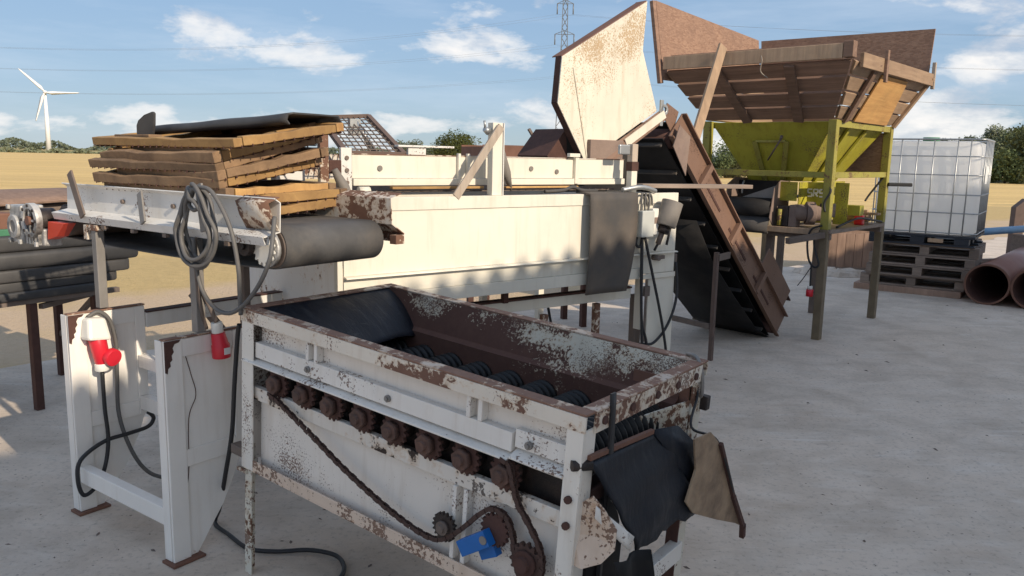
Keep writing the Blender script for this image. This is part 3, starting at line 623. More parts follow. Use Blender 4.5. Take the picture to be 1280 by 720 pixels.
chain([(0.150, yc, -0.262), (0.200, yc, -0.275), (0.266, yc, -0.300), (0.40, yc, -0.352), (0.522, yc, -0.402), (0.65, yc, -0.445), (0.77, yc, -0.478), (0.87, yc, -0.494), (0.935, yc, -0.488), (0.985, yc, -0.455), (1.03, yc, -0.41), (1.075, yc, -0.360), (1.115, yc, -0.330), (1.160, yc, -0.335), (1.185, yc, -0.372), (1.195, yc, -0.415), (1.205, yc, -0.455), (1.23, yc, -0.485), (1.265, yc, -0.478), (1.285, yc, -0.44), (1.275, yc, -0.385), (1.235, yc, -0.33), (1.195, yc, -0.285), (1.176, yc, -0.235), (1.160, yc, -0.195), (1.130, yc, -0.182)])
idl = MB().gear((0.955, yc, -0.442), (0, 1, 0), 0.043, 18, 0.007, 0.010).build('idler_sprocket', 'grease_black', FM); MB().cyl((0.955, -0.036, -0.442), (0.955, 0.029, -0.442), 0.012, 12).cyl((0.955, -0.028, -0.442), (0.955, -0.018, -0.442), 0.020, 14).build('hub', 'steel_brown', idl)
tn = MB().beam((1.040, -0.034, -0.462), (1.128, -0.034, -0.398), 0.044, 0.030, (0, 1, 0)).build('tensioner', 'plastic_blue', FM, 0.002)
MB().cyl((1.120, -0.052, -0.404), (1.120, -0.0495, -0.404), 0.012, 12).build('pivot_bolt', 'steel_grey', tn)
MB().beam((1.085, -0.004, -0.470), (1.135, -0.004, -0.440), 0.036, 0.026, (0, 1, 0)).build('base', 'plastic_blue', tn, 0.002)
MB().gear((1.130, yc, -0.384), (0, 1, 0), 0.047, 16, 0.008, 0.010).build('tensioner_sprocket', 'rust_dark', FM)
dr = MB().gear((1.238, yc, -0.432), (0, 1, 0), 0.052, 15, 0.010, 0.014).build('drive_sprocket', 'chain_rust', FM); MB().cyl((1.238, -0.044, -0.432), (1.238, 0.029, -0.432), 0.020, 14).cyl((1.238, -0.030, -0.432), (1.238, -0.02, -0.432), 0.034, 16).build('hub', 'rust_dark', dr)
# left: drive stub and little chips of the bearing line
MB().b(-0.085, 0.0, 0.008, 0.048, -0.555, -0.520).build('stub_bar', 'steel_brown', FM, 0.003)
MB().b(-0.03, 0.02, -0.004, 0.03, -0.60, -0.585).build('lug', 'grader_leg', FM, 0.002)
# discharge end: skirt, inner plates, chute
MB().prism([(1.325, 0.02, -0.27), (1.395, 0.015, -0.205), (1.425, 0.025, -0.235), (1.452, 0.045, -0.285), (1.452, 0.045, -0.34), (1.43, 0.025, -0.375), (1.39, 0.0, -0.395), (1.33, 0.01, -0.40)], (0.0, 0.004, 0.0)).build('cheek_plate', 'grader_bottom', FM)
MB().b(LG - 0.20, LG - 0.01, 0.605, 0.611, -0.22, -0.06).build('cheek_plate', 'rust_mid', FM)
MB().b(LG - 0.02, LG - 0.008, 0.06, 0.60, -0.26, -0.225).build('lip', 'rust_dark', FM, 0.002)
MB().hexa([(1.30, 0.37, -0.125), (1.36, 0.60, -0.11), (1.365, 0.60, -0.11), (1.305, 0.37, -0.125), (1.30, 0.37, -0.20), (1.36, 0.60, -0.21), (1.365, 0.60, -0.21), (1.305, 0.37, -0.20)]).build('deflector', 'grader_leg', FM)
MB().beam((1.37, 0.25, -0.60), (1.37, 0.62, -0.60), 0.035, 0.06).build('rear_tie', 'grader_rail', FM, 0.002)
MB().b(1.20, 1.31, 0.14, 0.20, -0.46, -0.42).build('motor_mount', 'grease_black', FM)
MB().cyl((1.238, 0.05, -0.432), (1.238, 0.33, -0.432), 0.075, 20).build('drive_motor', 'grease_black', FM)
def lerp(a, b_, t): return Vector(a).lerp(Vector(b_), t)
def bil(tl, tr, bl, br, m, n_, f=None):
    g = []
    for i in range(m):
        row = []
        for j in range(n_):
            s_, t_ = i / (m - 1), j / (n_ - 1); p = lerp(lerp(tl, tr, t_), lerp(bl, br, t_), s_)
            if f: p = p + Vector(f(s_, t_))
            row.append(p)
        g.append(row)
    return g
MB().sheet(bil((1.375, 0.012, -0.125), (1.382, 0.40, -0.145), (1.445, 0.20, -0.415), (1.43, 0.59, -0.450), 22, 24, lambda s_, t_: (0.016 * math.sin(s_ * 3.1) + 0.005 * math.sin(t_ * 11 + s_ * 5) * s_ + 0.004 * math.sin(s_ * 17 + t_ * 4), 0.006 * math.sin(s_ * 9), 0.018 * math.sin(t_ * 3) * s_ + (0.005 * math.sin(t_ * 23) + 0.003 * math.sin(t_ * 41)) * max(0, s_ - 0.85) / 0.15)), -0.006).build('chute_sheet', 'rubber_sheet', FM)
MB().sheet([[(1.378, 0.335, -0.128), (1.383, 0.405, -0.138), (1.392, 0.475, -0.148)], [(1.400, 0.40, -0.20), (1.415, 0.475, -0.20), (1.418, 0.555, -0.215)], [(1.412, 0.46, -0.29), (1.430, 0.54, -0.29), (1.428, 0.625, -0.335)], [(1.420, 0.505, -0.37), (1.432, 0.56, -0.38), (1.424, 0.61, -0.395)], [(1.420, 0.535, -0.42), (1.426, 0.555, -0.425), (1.420, 0.58, -0.425)]], -0.006).build('chute_flap', 'rubber_sheet', FM)
MB().beam((1.372, 0.02, -0.116), (1.378, 0.34, -0.132), 0.012, 0.012).build('chute_lip', 'rust_mid', FM)
MB().sheet(bil((1.41, 0.012, -0.225), (1.458, 0.135, -0.335), (1.41, 0.012, -0.258), (1.458, 0.118, -0.368), 4, 6), -0.003).build('cheek_strip', 'grader_rail', FM)
MB().sheet(bil((1.462, 0.035, -0.365), (1.475, 0.19, -0.385), (1.45, 0.09, -0.88), (1.45, 0.27, -0.885), 16, 8, lambda s_, t_: (0.012 * math.sin(t_ * 7 + s_ * 2) + 0.02 * math.sin(s_ * 3), 0.02 * math.sin(s_ * 3), 0)), -0.006).build('rubber_apron', 'rubber_black', FM)
MB().b(1.355, 1.365, 0.07, 0.25, -0.86, -0.42).build('inner_apron', 'rubber_black', FM)
o = MB().prism([(1.45, 0.452, -0.165), (1.455, 0.555, -0.170), (1.455, 0.622, -0.218), (1.462, 0.775, -0.44), (1.46, 0.915, -0.60), (1.455, 0.87, -0.575), (1.45, 0.70, -0.50), (1.445, 0.52, -0.415), (1.442, 0.462, -0.36), (1.445, 0.50, -0.27)], (0.005, 0, 0)); o = o.build('side_wing', 'wing_tan', FM); tag(o, 'bent brown sheet hanging beside the discharge chute')
MB().beam((1.468, 0.622, -0.222), (1.472, 0.775, -0.44), 0.010, 0.012).beam((1.472, 0.775, -0.44), (1.472, 0.918, -0.605), 0.012, 0.014).beam((1.47, 0.910, -0.59), (1.47, 0.922, -0.64), 0.016, 0.018).build('wing_edge', 'rust_dark', FM)
MB().tube([(1.35, 0.655, -0.05), (1.372, 0.635, -0.10), (1.40, 0.55, -0.17), (1.45, 0.62, -0.21), (1.475, 0.67, -0.30), (1.475, 0.76, -0.42)], 0.004, 6).build('tie_wire', 'cable_black', FM)
MB().tube([(1.30, 0.69, 0.004), (1.345, 0.66, 0.008), (1.372, 0.648, -0.03), (1.378, 0.652, -0.09), (1.372, 0.66, -0.11)], 0.006, 6).build('hook_wire', 'steel_grey', FM)
MB().b(1.355, 1.39, 0.672, 0.70, -0.155, -0.11).build('latch', 'grease_black', FM, 0.004)
MB().sheet([[(LG + 0.004 + 0.004 * math.sin(s_ * 5), y_ + 0.095 + 0.03 * s_, 0.030 - 0.60 * s_) for y_ in (0.0, 0.022)] for s_ in [i / 14 for i in range(15)]], 0.006).build('rubber_strap', 'cable_black', FM)
MB().cyl((1.345, -0.012, -0.135), (1.375, 0.03, -0.135), 0.014, 8).build('bearing_end', 'grease_black', FM)
# loose rubber sheet lying in the feed end: a thing of its own
rs = MB().sheet(bil((0.022, 0.650, -0.012), (0.030, 0.05, -0.010), (0.250, 0.600, -0.128), (0.330, 0.08, -0.135), 14, 12, lambda s_, t_: (0, 0, 0.022 * math.sin(s_ * 3.14) - 0.012 * max(0, 0.25 - t_) * 8 * s_)), -0.006).build('rubber_mat', 'rubber_sheet')
rs.matrix_world = FM.matrix_world.copy(); tag(rs, 'dark blue-black rubber mat lying in the feed end of the roller grader', 'rubber mat')
# black cable lying on the concrete under the grader
cb = MB().tube([(-0.955, 2.75, 0.90), (-0.965, 2.757, 0.857), (-0.989, 2.775, 0.675), (-1.01, 2.791, 0.489), (-1.065, 2.86, 0.30), (-1.13, 2.96, 0.12), (-1.19, 3.07, 0.02), (-1.17, 3.02, 0.012), (-1.098, 2.949, 0.012), (-0.982, 2.837, 0.012), (-0.87, 2.817, 0.012), (-0.754, 2.834, 0.012), (-0.656, 2.807, 0.012), (-0.605, 2.749, 0.012), (-0.586, 2.658, 0.012), (-0.62, 2.5, 0.012)], 0.0085, 8).build('floor_cable', 'cable_black'); tag(cb, 'black cable dropping beside the grader leg and trailing on the concrete', 'cable')

# ================================================================== stand and belt conveyor (plan frame shared)
SO, SY = (-1.768, 3.14, 0.0), -36.0
ST = thing('machine_stand', 'white steel leg stand with two tapered plate legs and red power sockets', 'stand', SO, SY)
def leg_plate(x_, tb_):
    P = [(0.0, 0.838), (0.30, 0.838 if not tb_ else 0.85), (0.30, 0.42), (0.285, 0.36), (0.255, 0.28), (0.20, 0.17), (0.14, 0.09), (0.085, 0.012), (-0.012, 0.012)]
    pl = MB().prism([(x_, y_, z_) for y_, z_ in P], (0.005, 0, 0)).build('leg_plate', 'stand_paint', ST, 0.001)
    MB().b(x_ - 0.045, x_ - 0.001, -0.018, -0.012, 0.012, 0.838).b(x_ + 0.0055, x_ + 0.016, -0.018, 0.050, 0.012, 0.84).build('edge_flange', 'stand_paint', pl, 0.002)
    MB().b(x_ + 0.0055, x_ + 0.014, 0.258, 0.302, 0.36, 0.838).build('edge_flange', 'stand_paint', pl, 0.002)
    MB().b(x_ + 0.0055, x_ + 0.013, 0.0505, 0.2575, 0.36, 0.425).build('cross_strap', 'stand_paint', pl, 0.002)
    MB().b(x_ + 0.0055, x_ + 0.013, 0.0505, 0.2575, 0.772, 0.838).build('cross_strap', 'stand_paint', pl, 0.002)
    MB().b(x_ - 0.045, x_ + 0.035, -0.032, 0.098, 0.0, 0.011).build('foot_plate', 'rust_mid', ST, 0.002)
    MB().b(x_ - 0.012, x_ + 0.0165, -0.018, 0.303, 0.8405, 0.846).build('cap_strip', 'grader_rim_top', pl, 0.001)
    MB().prism([(x_ + 0.0165, y_, z_) for y_, z_ in ((-0.0185, 0.839), (0.046, 0.839), (0.038, 0.829), (0.022, 0.826), (0.014, 0.812), (0.018, 0.798), (0.009, 0.786), (0.011, 0.770), (0.002, 0.762), (0.004, 0.748), (-0.006, 0.741), (-0.009, 0.722), (-0.0185, 0.728))], (0.0015, 0, 0)).build('corner_rust', 'rust_dark', pl, 0.001)
leg_plate(0.0, False); leg_plate(0.69, True)
MB().b(0.017, 0.644, -0.012, 0.030, 0.138, 0.205).build('bottom_bar', 'stand_paint', ST, 0.003)
MB().beam((0.016, 0.28, 0.60), (0.689, 0.28, 0.60), 0.04, 0.055).build('middle_bar', 'stand_paint', ST, 0.003)
MB().beam((0.016, 0.28, 0.415), (0.689, 0.28, 0.415), 0.04, 0.06).build('middle_bar', 'stand_paint', ST, 0.003)
MB().b(-0.03, 0.02, 0.306, 1.02, 0.742, 0.806).build('link_beam', 'rail_paint', ST, 0.002)
MB().b(-0.035, 0.025, 0.306, 1.02, 0.8065, 0.812).build('link_beam_cap', 'rust_dark', ST, 0.001)
for x_ in (0.0, 0.69): MB().b(x_ - 0.018, x_ + 0.018, 0.112, 0.148, 0.851, 1.192).build('upright', 'steel_grey', ST, 0.003)
# back support leg with sleeve
MB().b(0.17, 0.215, 0.66, 0.705, 0.0, 0.55).build('back_leg', 'rust_dark', ST, 0.003)
MB().b(0.176, 0.209, 0.666, 0.699, 0.55, 1.09).build('back_leg_tube', 'steel_brown', ST, 0.003)
MB().beam((0.192, 0.682, 0.55), (-0.10, 0.60, 0.84), 0.03, 0.03).build('brace', 'steel_brown', ST, 0.002)
# power socket on the first leg, plug on the second
sk = MB(); sk.hexa([(0.016, 0.022, 0.735), (0.016, 0.128, 0.725), (0.085, 0.122, 0.728), (0.085, 0.028, 0.738), (0.016, 0.034, 0.826), (0.016, 0.122, 0.818), (0.060, 0.112, 0.818), (0.060, 0.042, 0.826)])
skt = sk.build('socket_box', 'plastic_white', ST, 0.012)
rc = MB().tube([(0.045, 0.078, 0.735), (0.052, 0.084, 0.685), (0.050, 0.090, 0.632)], [0.034, 0.032, 0.026], 18, 0).build('socket_body', 'plastic_red', skt, 0.002)
MB().cyl((0.070, 0.112, 0.660), (0.098, 0.118, 0.654), 0.036, 22).build('socket_lid', 'plastic_red', skt, 0.003)
MB().tube([(0.050, 0.088, 0.632), (0.050, 0.089, 0.600)], 0.027, 16, 0).build('plug_collar', 'plastic_white', skt, 0.003)
p2 = MB().tube([(0.735, 0.172, 0.885), (0.735, 0.176, 0.845)], 0.021, 16, 0).build('plug_collar', 'plastic_white', ST, 0.003)
MB().tube([(0.735, 0.176, 0.845), (0.738, 0.182, 0.805), (0.738, 0.183, 0.800), (0.738, 0.186, 0.752)], [0.025, 0.029, 0.033, 0.033], 18, 0).build('plug', 'plastic_red', ST, 0.002)
MB().b(0.770, 0.7725, 0.176, 0.200, 0.768, 0.792).build('plug_label', 'label_white', ST)
MB().tube([(0.05, 0.088, 0.60), (0.05, 0.089, 0.44), (0.052, 0.094, 0.3), (0.055, 0.07, 0.184), (0.06, 0.026, 0.118), (0.062, -0.024, 0.1), (0.06, -0.042, 0.168), (0.055, -0.024, 0.248), (0.05, 0.077, 0.298), (0.05, 0.18, 0.304), (0.05, 0.27, 0.312), (0.05, 0.297, 0.345), (0.05, 0.273, 0.376)], 0.0085, 8).build('power_cable', 'cable_black', ST)
MB().tube([(0.03, 0.052, 0.825), (0.03, 0.098, 0.842), (0.035, 0.139, 0.80), (0.035, 0.160, 0.697), (0.035, 0.156, 0.56), (0.035, 0.155, 0.386), (0.045, 0.198, 0.214), (0.06, 0.264, 0.102), (0.10, 0.363, 0.05)], 0.0085, 8).build('power_cable', 'cable_grey', ST)
MB().tube([(0.735, 0.172, 0.885), (0.72, 0.150, 0.96), (0.70, 0.13, 1.02)], 0.0085, 8).build('plug_cable', 'steel_brown', ST)
MB().tube([(0.697, 0.055, 0.82), (0.699, 0.085, 0.70), (0.699, 0.100, 0.62), (0.699, 0.068, 0.54), (0.699, 0.06, 0.36), (0.699, 0.045, 0.26)], 0.0016, 5).build('crack_line', 'rust_dark', ST)
# conveyor
CV = thing('belt_conveyor', 'short flat belt conveyor with white side rails and a grey rubber belt', 'conveyor', SO, SY)
fr = MB().sheet([[(x_, y_, z_) for x_ in (-0.34, 0.2, 0.7, 1.105)] for y_, z_ in ((0.118, 1.197), (0.108, 1.226), (0.176, 1.240), (0.180, 1.335), (0.158, 1.348))], 0.004, False).build('side_rail', 'rail_paint', CV)
MB().b(0.985, 1.10, 0.128, 0.150, 1.199, 1.226).build('rail_end', 'rail_paint', fr, 0.002)
MB().sheet([[(x_, y_, z_) for x_ in (0.93, 1.02, 1.105)] for y_, z_ in ((0.176, 1.243), (0.15, 1.29), (0.135, 1.335), (0.18, 1.352))], -0.003).build('scuffed_plate', 'rail_worn', fr)
br = MB().sheet([[(x_, y_, z_) for x_ in (1.12, 0.6, 0.1, -0.34)] for y_, z_ in ((0.74, 1.165), (0.75, 1.20), (0.685, 1.24), (0.68, 1.335), (0.735, 1.352))], 0.004, False).build('side_rail', 'rail_worn', CV)
MB().b(1.09, 1.125, 0.70, 0.745, 1.160, 1.195).build('rail_end', 'rail_worn', br, 0.002)
# belt: a loop over the drums
P = []
xl, xr, rz, zc_ = -0.42, 1.03, 0.0735, 1.178
for a in range(-90, 91, 10): P.append((xr + rz * math.cos(R(a)), zc_ + rz * math.sin(R(a))))
for a in range(90, 271, 10): P.append((xl + rz * math.cos(R(a)), zc_ + rz * math.sin(R(a))))
P2 = []
for a, b_ in zip(P, P[1:] + P[:1]):
    n_ = max(1, int((Vector(b_) - Vector(a)).length / 0.12))
    for k in range(n_): P2.append((a[0] + (b_[0] - a[0]) * k / n_, a[1] + (b_[1] - a[1]) * k / n_ - (0.012 * math.sin((a[0] + (b_[0] - a[0]) * k / n_ + 0.4) * 2.1) if a[1] < zc_ - 0.05 and n_ > 1 else 0)))
P2.append(P2[0])
MB().sheet([[(x_, y_, z_) for y_ in (0.205, 0.35, 0.5, 0.655)] for x_, z_ in P2], 0.004).build('belt', 'belt_grey', CV)
MB().cyl((xr, 0.20, zc_), (xr, 0.66, zc_), 0.068, 24).build('drum', 'steel_brown', CV); MB().cyl((xl, 0.20, zc_), (xl, 0.66, zc_), 0.068, 24).build('drum', 'steel_brown', CV)
MB().ring((1.03, 0.175, zc_), (1.03, 0.19, zc_), 0.064, 0.020, 20).build('drum_bearing', 'cast_alu', CV)
MB().gear((1.03, 0.168, zc_), (0, 1, 0), 0.058, 14, 0.012, 0.008).build('drum_plate', 'plastic_white', CV)
MB().tube([(0.955, 0.14, 1.185), (0.955, 0.17, 1.185)], 0.035, 16, 0).cyl((0.955, 0.13, 1.185), (0.955, 0.14, 1.185), 0.014, 10).build('bearing', 'grease_black', CV)
# uprights bolted to the rail
MB().beam((-0.155, 0.108, 1.400), (-0.05, 0.10, 1.225), 0.040, 0.008, (0, 1, 0)).build('upright_strap', 'steel_brown', CV, 0.001)
MB().beam((0.345, 0.125, 1.338), (0.405, 0.100, 1.228), 0.034, 0.008, (0, 1, 0)).build('upright_strap', 'steel_grey', CV, 0.001)
MB().beam((0.760, 0.108, 1.385), (0.80, 0.098, 1.225), 0.040, 0.008, (0, 1, 0)).build('upright_strap', 'steel_grey', CV, 0.001)
for x_ in (0.13, 0.255, 0.49, 0.60): MB().cyl((x_, 0.166, 1.292), (x_, 0.176, 1.292), 0.009, 6).build('bolt', 'steel_brown', CV)
for x_ in (0.08, 0.30, 0.52, 0.90): MB().b(x_ - 0.012, x_ + 0.012, 0.112, 0.128, 1.182, 1.196).build('clip', 'steel_brown', CV)
MB().b(-0.03, 0.03, 0.108, 0.152, 1.170, 1.1925).build('bracket', 'rail_worn', CV, 0.002); MB().b(-0.075, -0.045, 0.11, 0.14, 1.13, 1.19).build('bracket', 'rail_worn', CV, 0.002)
# worm gear motor
GB = MB().b(-0.66, -0.545, 0.07, 0.17, 1.075, 1.245).b(-0.545, -0.385, 0.09, 0.17, 1.075, 1.15).build('gearbox', 'cast_alu', CV, 0.008)
MB().ring((-0.455, 0.062, 1.185), (-0.455, 0.09, 1.185), 0.076, 0.052, 26).build('flange', 'cast_alu', GB, 0.002)
MB().cyl((-0.455, 0.072, 1.185), (-0.455, 0.165, 1.185), 0.052, 22).build('flange_face', 'grease_black', GB)
for k in range(8):
    a = 6.283 * k / 8; cx, cz = -0.455 + 0.064 * math.cos(a), 1.185 + 0.064 * math.sin(a)
    MB().cyl((cx, 0.058, cz), (cx, 0.063, cz), 0.0065, 8).build('bolt', 'grease_black', GB)
    if k % 2 == 0: MB().beam((-0.455 + 0.020 * math.cos(a), 0.068, 1.185 + 0.020 * math.sin(a)), (-0.455 + 0.054 * math.cos(a), 0.068, 1.185 + 0.054 * math.sin(a)), 0.009, 0.008, (0, 1, 0)).build('spoke', 'cast_alu', GB)
for x_, z_ in ((-0.65, 1.085), (-0.555, 1.085), (-0.65, 1.235), (-0.40, 1.085)): MB().b(x_ - 0.010, x_ + 0.010, 0.058, 0.0695, z_ - 0.010, z_ + 0.010).build('mounting_lug', 'cast_alu', GB, 0.002)
MB().cyl((-0.455, 0.055, 1.185), (-0.455, 0.075, 1.185), 0.020, 14).build('hub', 'rust_mid', GB)
MB().ring((-0.602, 0.055, 1.15), (-0.602, 0.07, 1.15), 0.052, 0.028, 22).build('flange', 'cast_alu', GB, 0.002); MB().cyl((-0.602, 0.06, 1.15), (-0.602, 0.07, 1.15), 0.03, 14).build('hub', 'steel_grey', GB)
for k in range(5): MB().b(-0.525 + k * 0.026, -0.512 + k * 0.026, 0.078, 0.09, 1.08, 1.145).build('fin', 'cast_alu', GB)
MB().prism([(-0.375, 0.10, 1.105), (-0.29, 0.10, 1.125), (-0.215, 0.10, 1.185), (-0.36, 0.10, 1.185)], (0, 0.05, 0)).build('guard', 'guard_red', CV, 0.002)
# coil of grey cable on the rail
lo = []
rnd = random.Random(11)
for k in range(6):
    rx, rzz, cx, cz = 0.098 + rnd.uniform(-0.02, 0.016), 0.130 + rnd.uniform(-0.025, 0.012), 0.785 + rnd.uniform(-0.012, 0.016), 1.245 + rnd.uniform(-0.012, 0.01)
    for a in range(0, 360, 24): lo.append((cx + rx * math.sin(R(a)) * (1.0 if math.cos(R(a)) < 0.3 else 0.75), 0.082 + 0.010 * math.sin(R(a * 2 + 50 * k)) - 0.004 * k, cz + rzz * math.cos(R(a)) ))
for a in range(0, 540, 30): lo.append((0.79 + 0.034 * math.sin(R(a)), 0.068, 1.335 + 0.036 * math.cos(R(a))))
cl = MB().tube(lo, 0.0075, 7, 3).build('cable_coil', 'cable_grey'); cl.matrix_world = ST.matrix_world.copy(); tag(cl, 'grey cable coiled and hung on the conveyor rail', 'cable')
for nm, lab, P in (('hanging_cable', 'grey cable drooping from the coil past the drum end', [(0.80, 0.07, 1.375), (0.88, 0.07, 1.372), (0.945, 0.072, 1.31), (0.99, 0.075, 1.23), (1.01, 0.08, 1.12), (1.005, 0.085, 1.04), (1.0, 0.09, 0.96)]),
                   ('looped_cable', 'grey cable looping low between the drum end and the stand', [(1.108, 0.155, 1.29), (1.14, 0.12, 1.22), (1.15, 0.10, 1.16), (1.11, 0.09, 1.08), (1.03, 0.085, 1.00), (0.93, 0.09, 0.955), (0.83, 0.10, 0.965), (0.765, 0.10, 1.02), (0.745, 0.095, 1.10), (0.742, 0.09, 1.20)]),
                   ('straight_cable', 'dark cable hanging straight down from the coil behind the stand', [(0.735, 0.10, 1.20), (0.722, 0.11, 1.05), (0.71, 0.13, 0.93), (0.705, 0.15, 0.86)])):
    o = MB().tube(P, 0.0075, 7, 5).build(nm, 'cable_grey' if nm != 'straight_cable' else 'steel_brown'); o.matrix_world = ST.matrix_world.copy(); tag(o, lab, 'cable')

# ------------------------------------------------------------------ stack of wooden mesh screens on the conveyor
labels_s = ['lowest wooden mesh screen lying on the conveyor belt', 'second wooden mesh screen from the belt in the stack', 'third wooden mesh screen from the belt, slightly turned', 'fourth wooden mesh screen from the belt, dark weathered wood', 'fifth wooden mesh screen from the belt in the middle of the stack', 'sixth wooden mesh screen from the belt, tilted with its far end up', 'seventh wooden mesh screen, under the two topmost ones', 'mesh screen just below the topmost screen of the stack', 'topmost and longest wooden mesh screen of the stack']
specs = [  # near corner x,y,z in the conveyor frame, length to -x, width to +y, yaw, rise along +y (deg), old?
    (0.82, 0.275, 1.258, 0.82, 0.46, 1.0, 4.5, 0), (0.80, 0.235, 1.302, 0.80, 0.50, -2.5, 3.0, 0), (0.79, 0.195, 1.340, 0.80, 0.52, 1.5, 1.5, 0),
    (0.76, 0.190, 1.366, 0.80, 0.50, 3.0, 10.0, 1), (0.765, 0.182, 1.396, 0.73, 0.50, -2.0, 10.8, 1), (0.75, 0.186, 1.424, 0.82, 0.52, 2.5, 13.2, 1),
    (0.745, 0.184, 1.454, 0.80, 0.50, -0.5, 13.5, 0), (0.70, 0.215, 1.488, 0.62, 0.46, -3.5, 12.5, 1), (0.84, 0.20, 1.512, 1.03, 0.50, -1.5, 8.5, 0)]
for i, (x_, y_, z_, ln, wd, yw, rs_, old) in enumerate(specs):
    S = thing('mesh_screen', labels_s[i], 'screen', fpt(SO, SY, (x_, y_, z_)), SY + yw, 0, rs_, group='stack of mesh screens')
    m_ = 'screen_wood_old_shaded' if old else 'screen_wood'; th = 0.033 + 0.003 * math.sin(i * 2.3)
    rs2 = random.Random(60 + i)
    def wob(p, q, wd_, th_):                        # a sawn board, a little bowed and ragged
        p, q = Vector(p), Vector(q); d = (q - p).normalized(); sd = Vector((-d.y, d.x, 0)) * (wd_ / 2); nn = 9; g_ = []
        for k_ in range(nn):
            c = lerp(p, q, k_ / (nn - 1)) + Vector((0, 0, rs2.uniform(-0.0025, 0.0025))) + sd * rs2.uniform(-0.12, 0.12); hh = th_ * rs2.uniform(0.86, 1.1)
            g_.append([c - sd, c + sd, c + sd + Vector((0, 0, hh)), c - sd + Vector((0, 0, hh))])
        m2 = MB(); m2.add([v_ for r_ in g_ for v_ in r_], [(k_ * 4 + a_, k_ * 4 + (a_ + 1) % 4, k_ * 4 + 4 + (a_ + 1) % 4, k_ * 4 + 4 + a_) for k_ in range(nn - 1) for a_ in range(4)] + [(0, 1, 2, 3), tuple((nn - 1) * 4 + a_ for a_ in (3, 2, 1, 0))]); return m2
    ml = 'screen_wood' if i in (0, 8) else 'screen_wood_old_shaded'; mr = 'screen_wood_old_shaded' if i in (4, 5) else 'screen_wood'  # sun-facing end boards mostly get the lighter wood: light put into material choice
    wob((-ln, 0.018, 0), (0, 0.018, 0), 0.036, th).build('frame_board', ml, S, 0.003)
    wob((-ln, wd - 0.018, 0), (0, wd - 0.018, 0), 0.036, th).build('frame_board', ml, S, 0.003)
    wob((-0.018, 0.040, 0), (-0.018, wd - 0.040, 0), 0.036, th).build('frame_board', mr, S, 0.003); wob((-ln + 0.018, 0.040, 0), (-ln + 0.018, wd - 0.040, 0), 0.036, th).build('frame_board', mr, S, 0.003)
    mb = MB(); k = -ln + 0.02
    while k < -0.01: mb.beam((k, 0.004, -0.002), (k, wd - 0.004, -0.002), 0.004, 0.004); k += 0.045
    k = 0.03
    while k < wd: mb.beam((-ln + 0.004, k, -0.0045), (-0.004, k, -0.0045), 0.004, 0.004); k += 0.045
    k = -ln + 0.02
    while k < -0.01: mb.beam((k, 0.001, 0.004), (k, -0.002, -0.005), 0.004, 0.003); k += 0.045
    k = 0.03
    while k < wd - 0.01: mb.beam((0.0, k, 0.004), (0.002, k, -0.005), 0.004, 0.003); k += 0.045
    mb.build('wire_mesh', 'rust_dark', S)
# black rubber tray across the top, curled plate at its end
g = []
for k in range(21):
    s_ = k / 20; xx = 0.0 + 0.80 * s_; yy = 0.36 + 0.10 * s_; zz = 1.588 + 0.050 * s_ + 0.0015 * math.sin(s_ * 14)
    lip = 0.026 + 0.002 * math.sin(s_ * 11 + 1) + 0.008 * s_
    g.append([(xx, yy + 0.012, zz - lip), (xx, yy, zz - lip * 0.6), (xx, yy + 0.006, zz - 0.003), (xx + 0.01, yy + 0.02, zz + 0.003), (xx + 0.01, yy + 0.12, zz + 0.004 + 0.002 * math.sin(s_ * 12)), (xx + 0.01, yy + 0.24, zz + 0.002), (xx + 0.012, yy + 0.26, zz - 0.03)])
bt = MB().sheet(g, 0.006).build('rubber_tray', 'gutter_black'); bt.matrix_world = ST.matrix_world.copy(); tag(bt, 'long black rubber tray lying on top of the screen stack', 'tray')
cp = MB().prism([(-0.005, 0.32, 1.560), (0.0, 0.318, 1.598), (0.02, 0.315, 1.618), (0.073, 0.312, 1.640), (0.135, 0.312, 1.652), (0.145, 0.313, 1.645), (0.135, 0.316, 1.60), (0.115, 0.32, 1.560)], (0.008, 0.006, 0)).build('curled_plate', 'gutter_black', None, 0.002); cp.matrix_world = ST.matrix_world.copy(); tag(cp, 'small upright black plate standing at the end of the rubber tray', 'plate')
sp = MB().b(-0.13, 0.14, 0.29, 0.35, 1.548, 1.5605).build('wood_batten', 'screen_wood_old_shaded', None, 0.003); sp.matrix_world = ST.matrix_world.copy(); tag(sp, 'short wooden batten under the upright black plate', 'batten')

# ================================================================== white box screening machine
BO, BY = (-0.655, 3.51, 1.311), 38.1
BX = thing('screening_machine', 'long cream-white steel box screening machine with a raised screen deck', 'screening machine', BO, BY)
GZ = -1.311
x0, x1, DP = -0.10, 2.07, 1.25
MB().b(x0, x1, 0.0, 0.006, -0.342, -0.062).build('side_panel', 'box_paint', BX)
MB().b(x0, x1, -0.006, 0.03, -0.060, 0.0).build('top_rail', 'box_paint', BX, 0.002)
MB().hexa([(x0, -0.028, -0.352), (x1, -0.028, -0.352), (x1, 0.008, -0.352), (x0, 0.008, -0.352), (x0, -0.024, -0.346), (x1, -0.024, -0.346), (x1, 0.0, -0.343), (x0, 0.0, -0.343)]).build('ledge', 'box_paint', BX, 0.001)
MB().b(x0, 1.775, 0.002, 0.008, -0.430, -0.353).build('lower_panel', 'box_paint', BX)
MB().b(x0, 1.775, -0.014, 0.03, -0.492, -0.431).build('lower_rail', 'box_paint', BX, 0.002)
MB().b(1.775, x1, 0.002, 0.010, -0.47, -0.353).build('lower_panel', 'box_paint', BX)
MB().b(1.775, x1, -0.012, -0.004, -0.50, -0.471).build('lower_rail', 'box_paint', BX, 0.002)
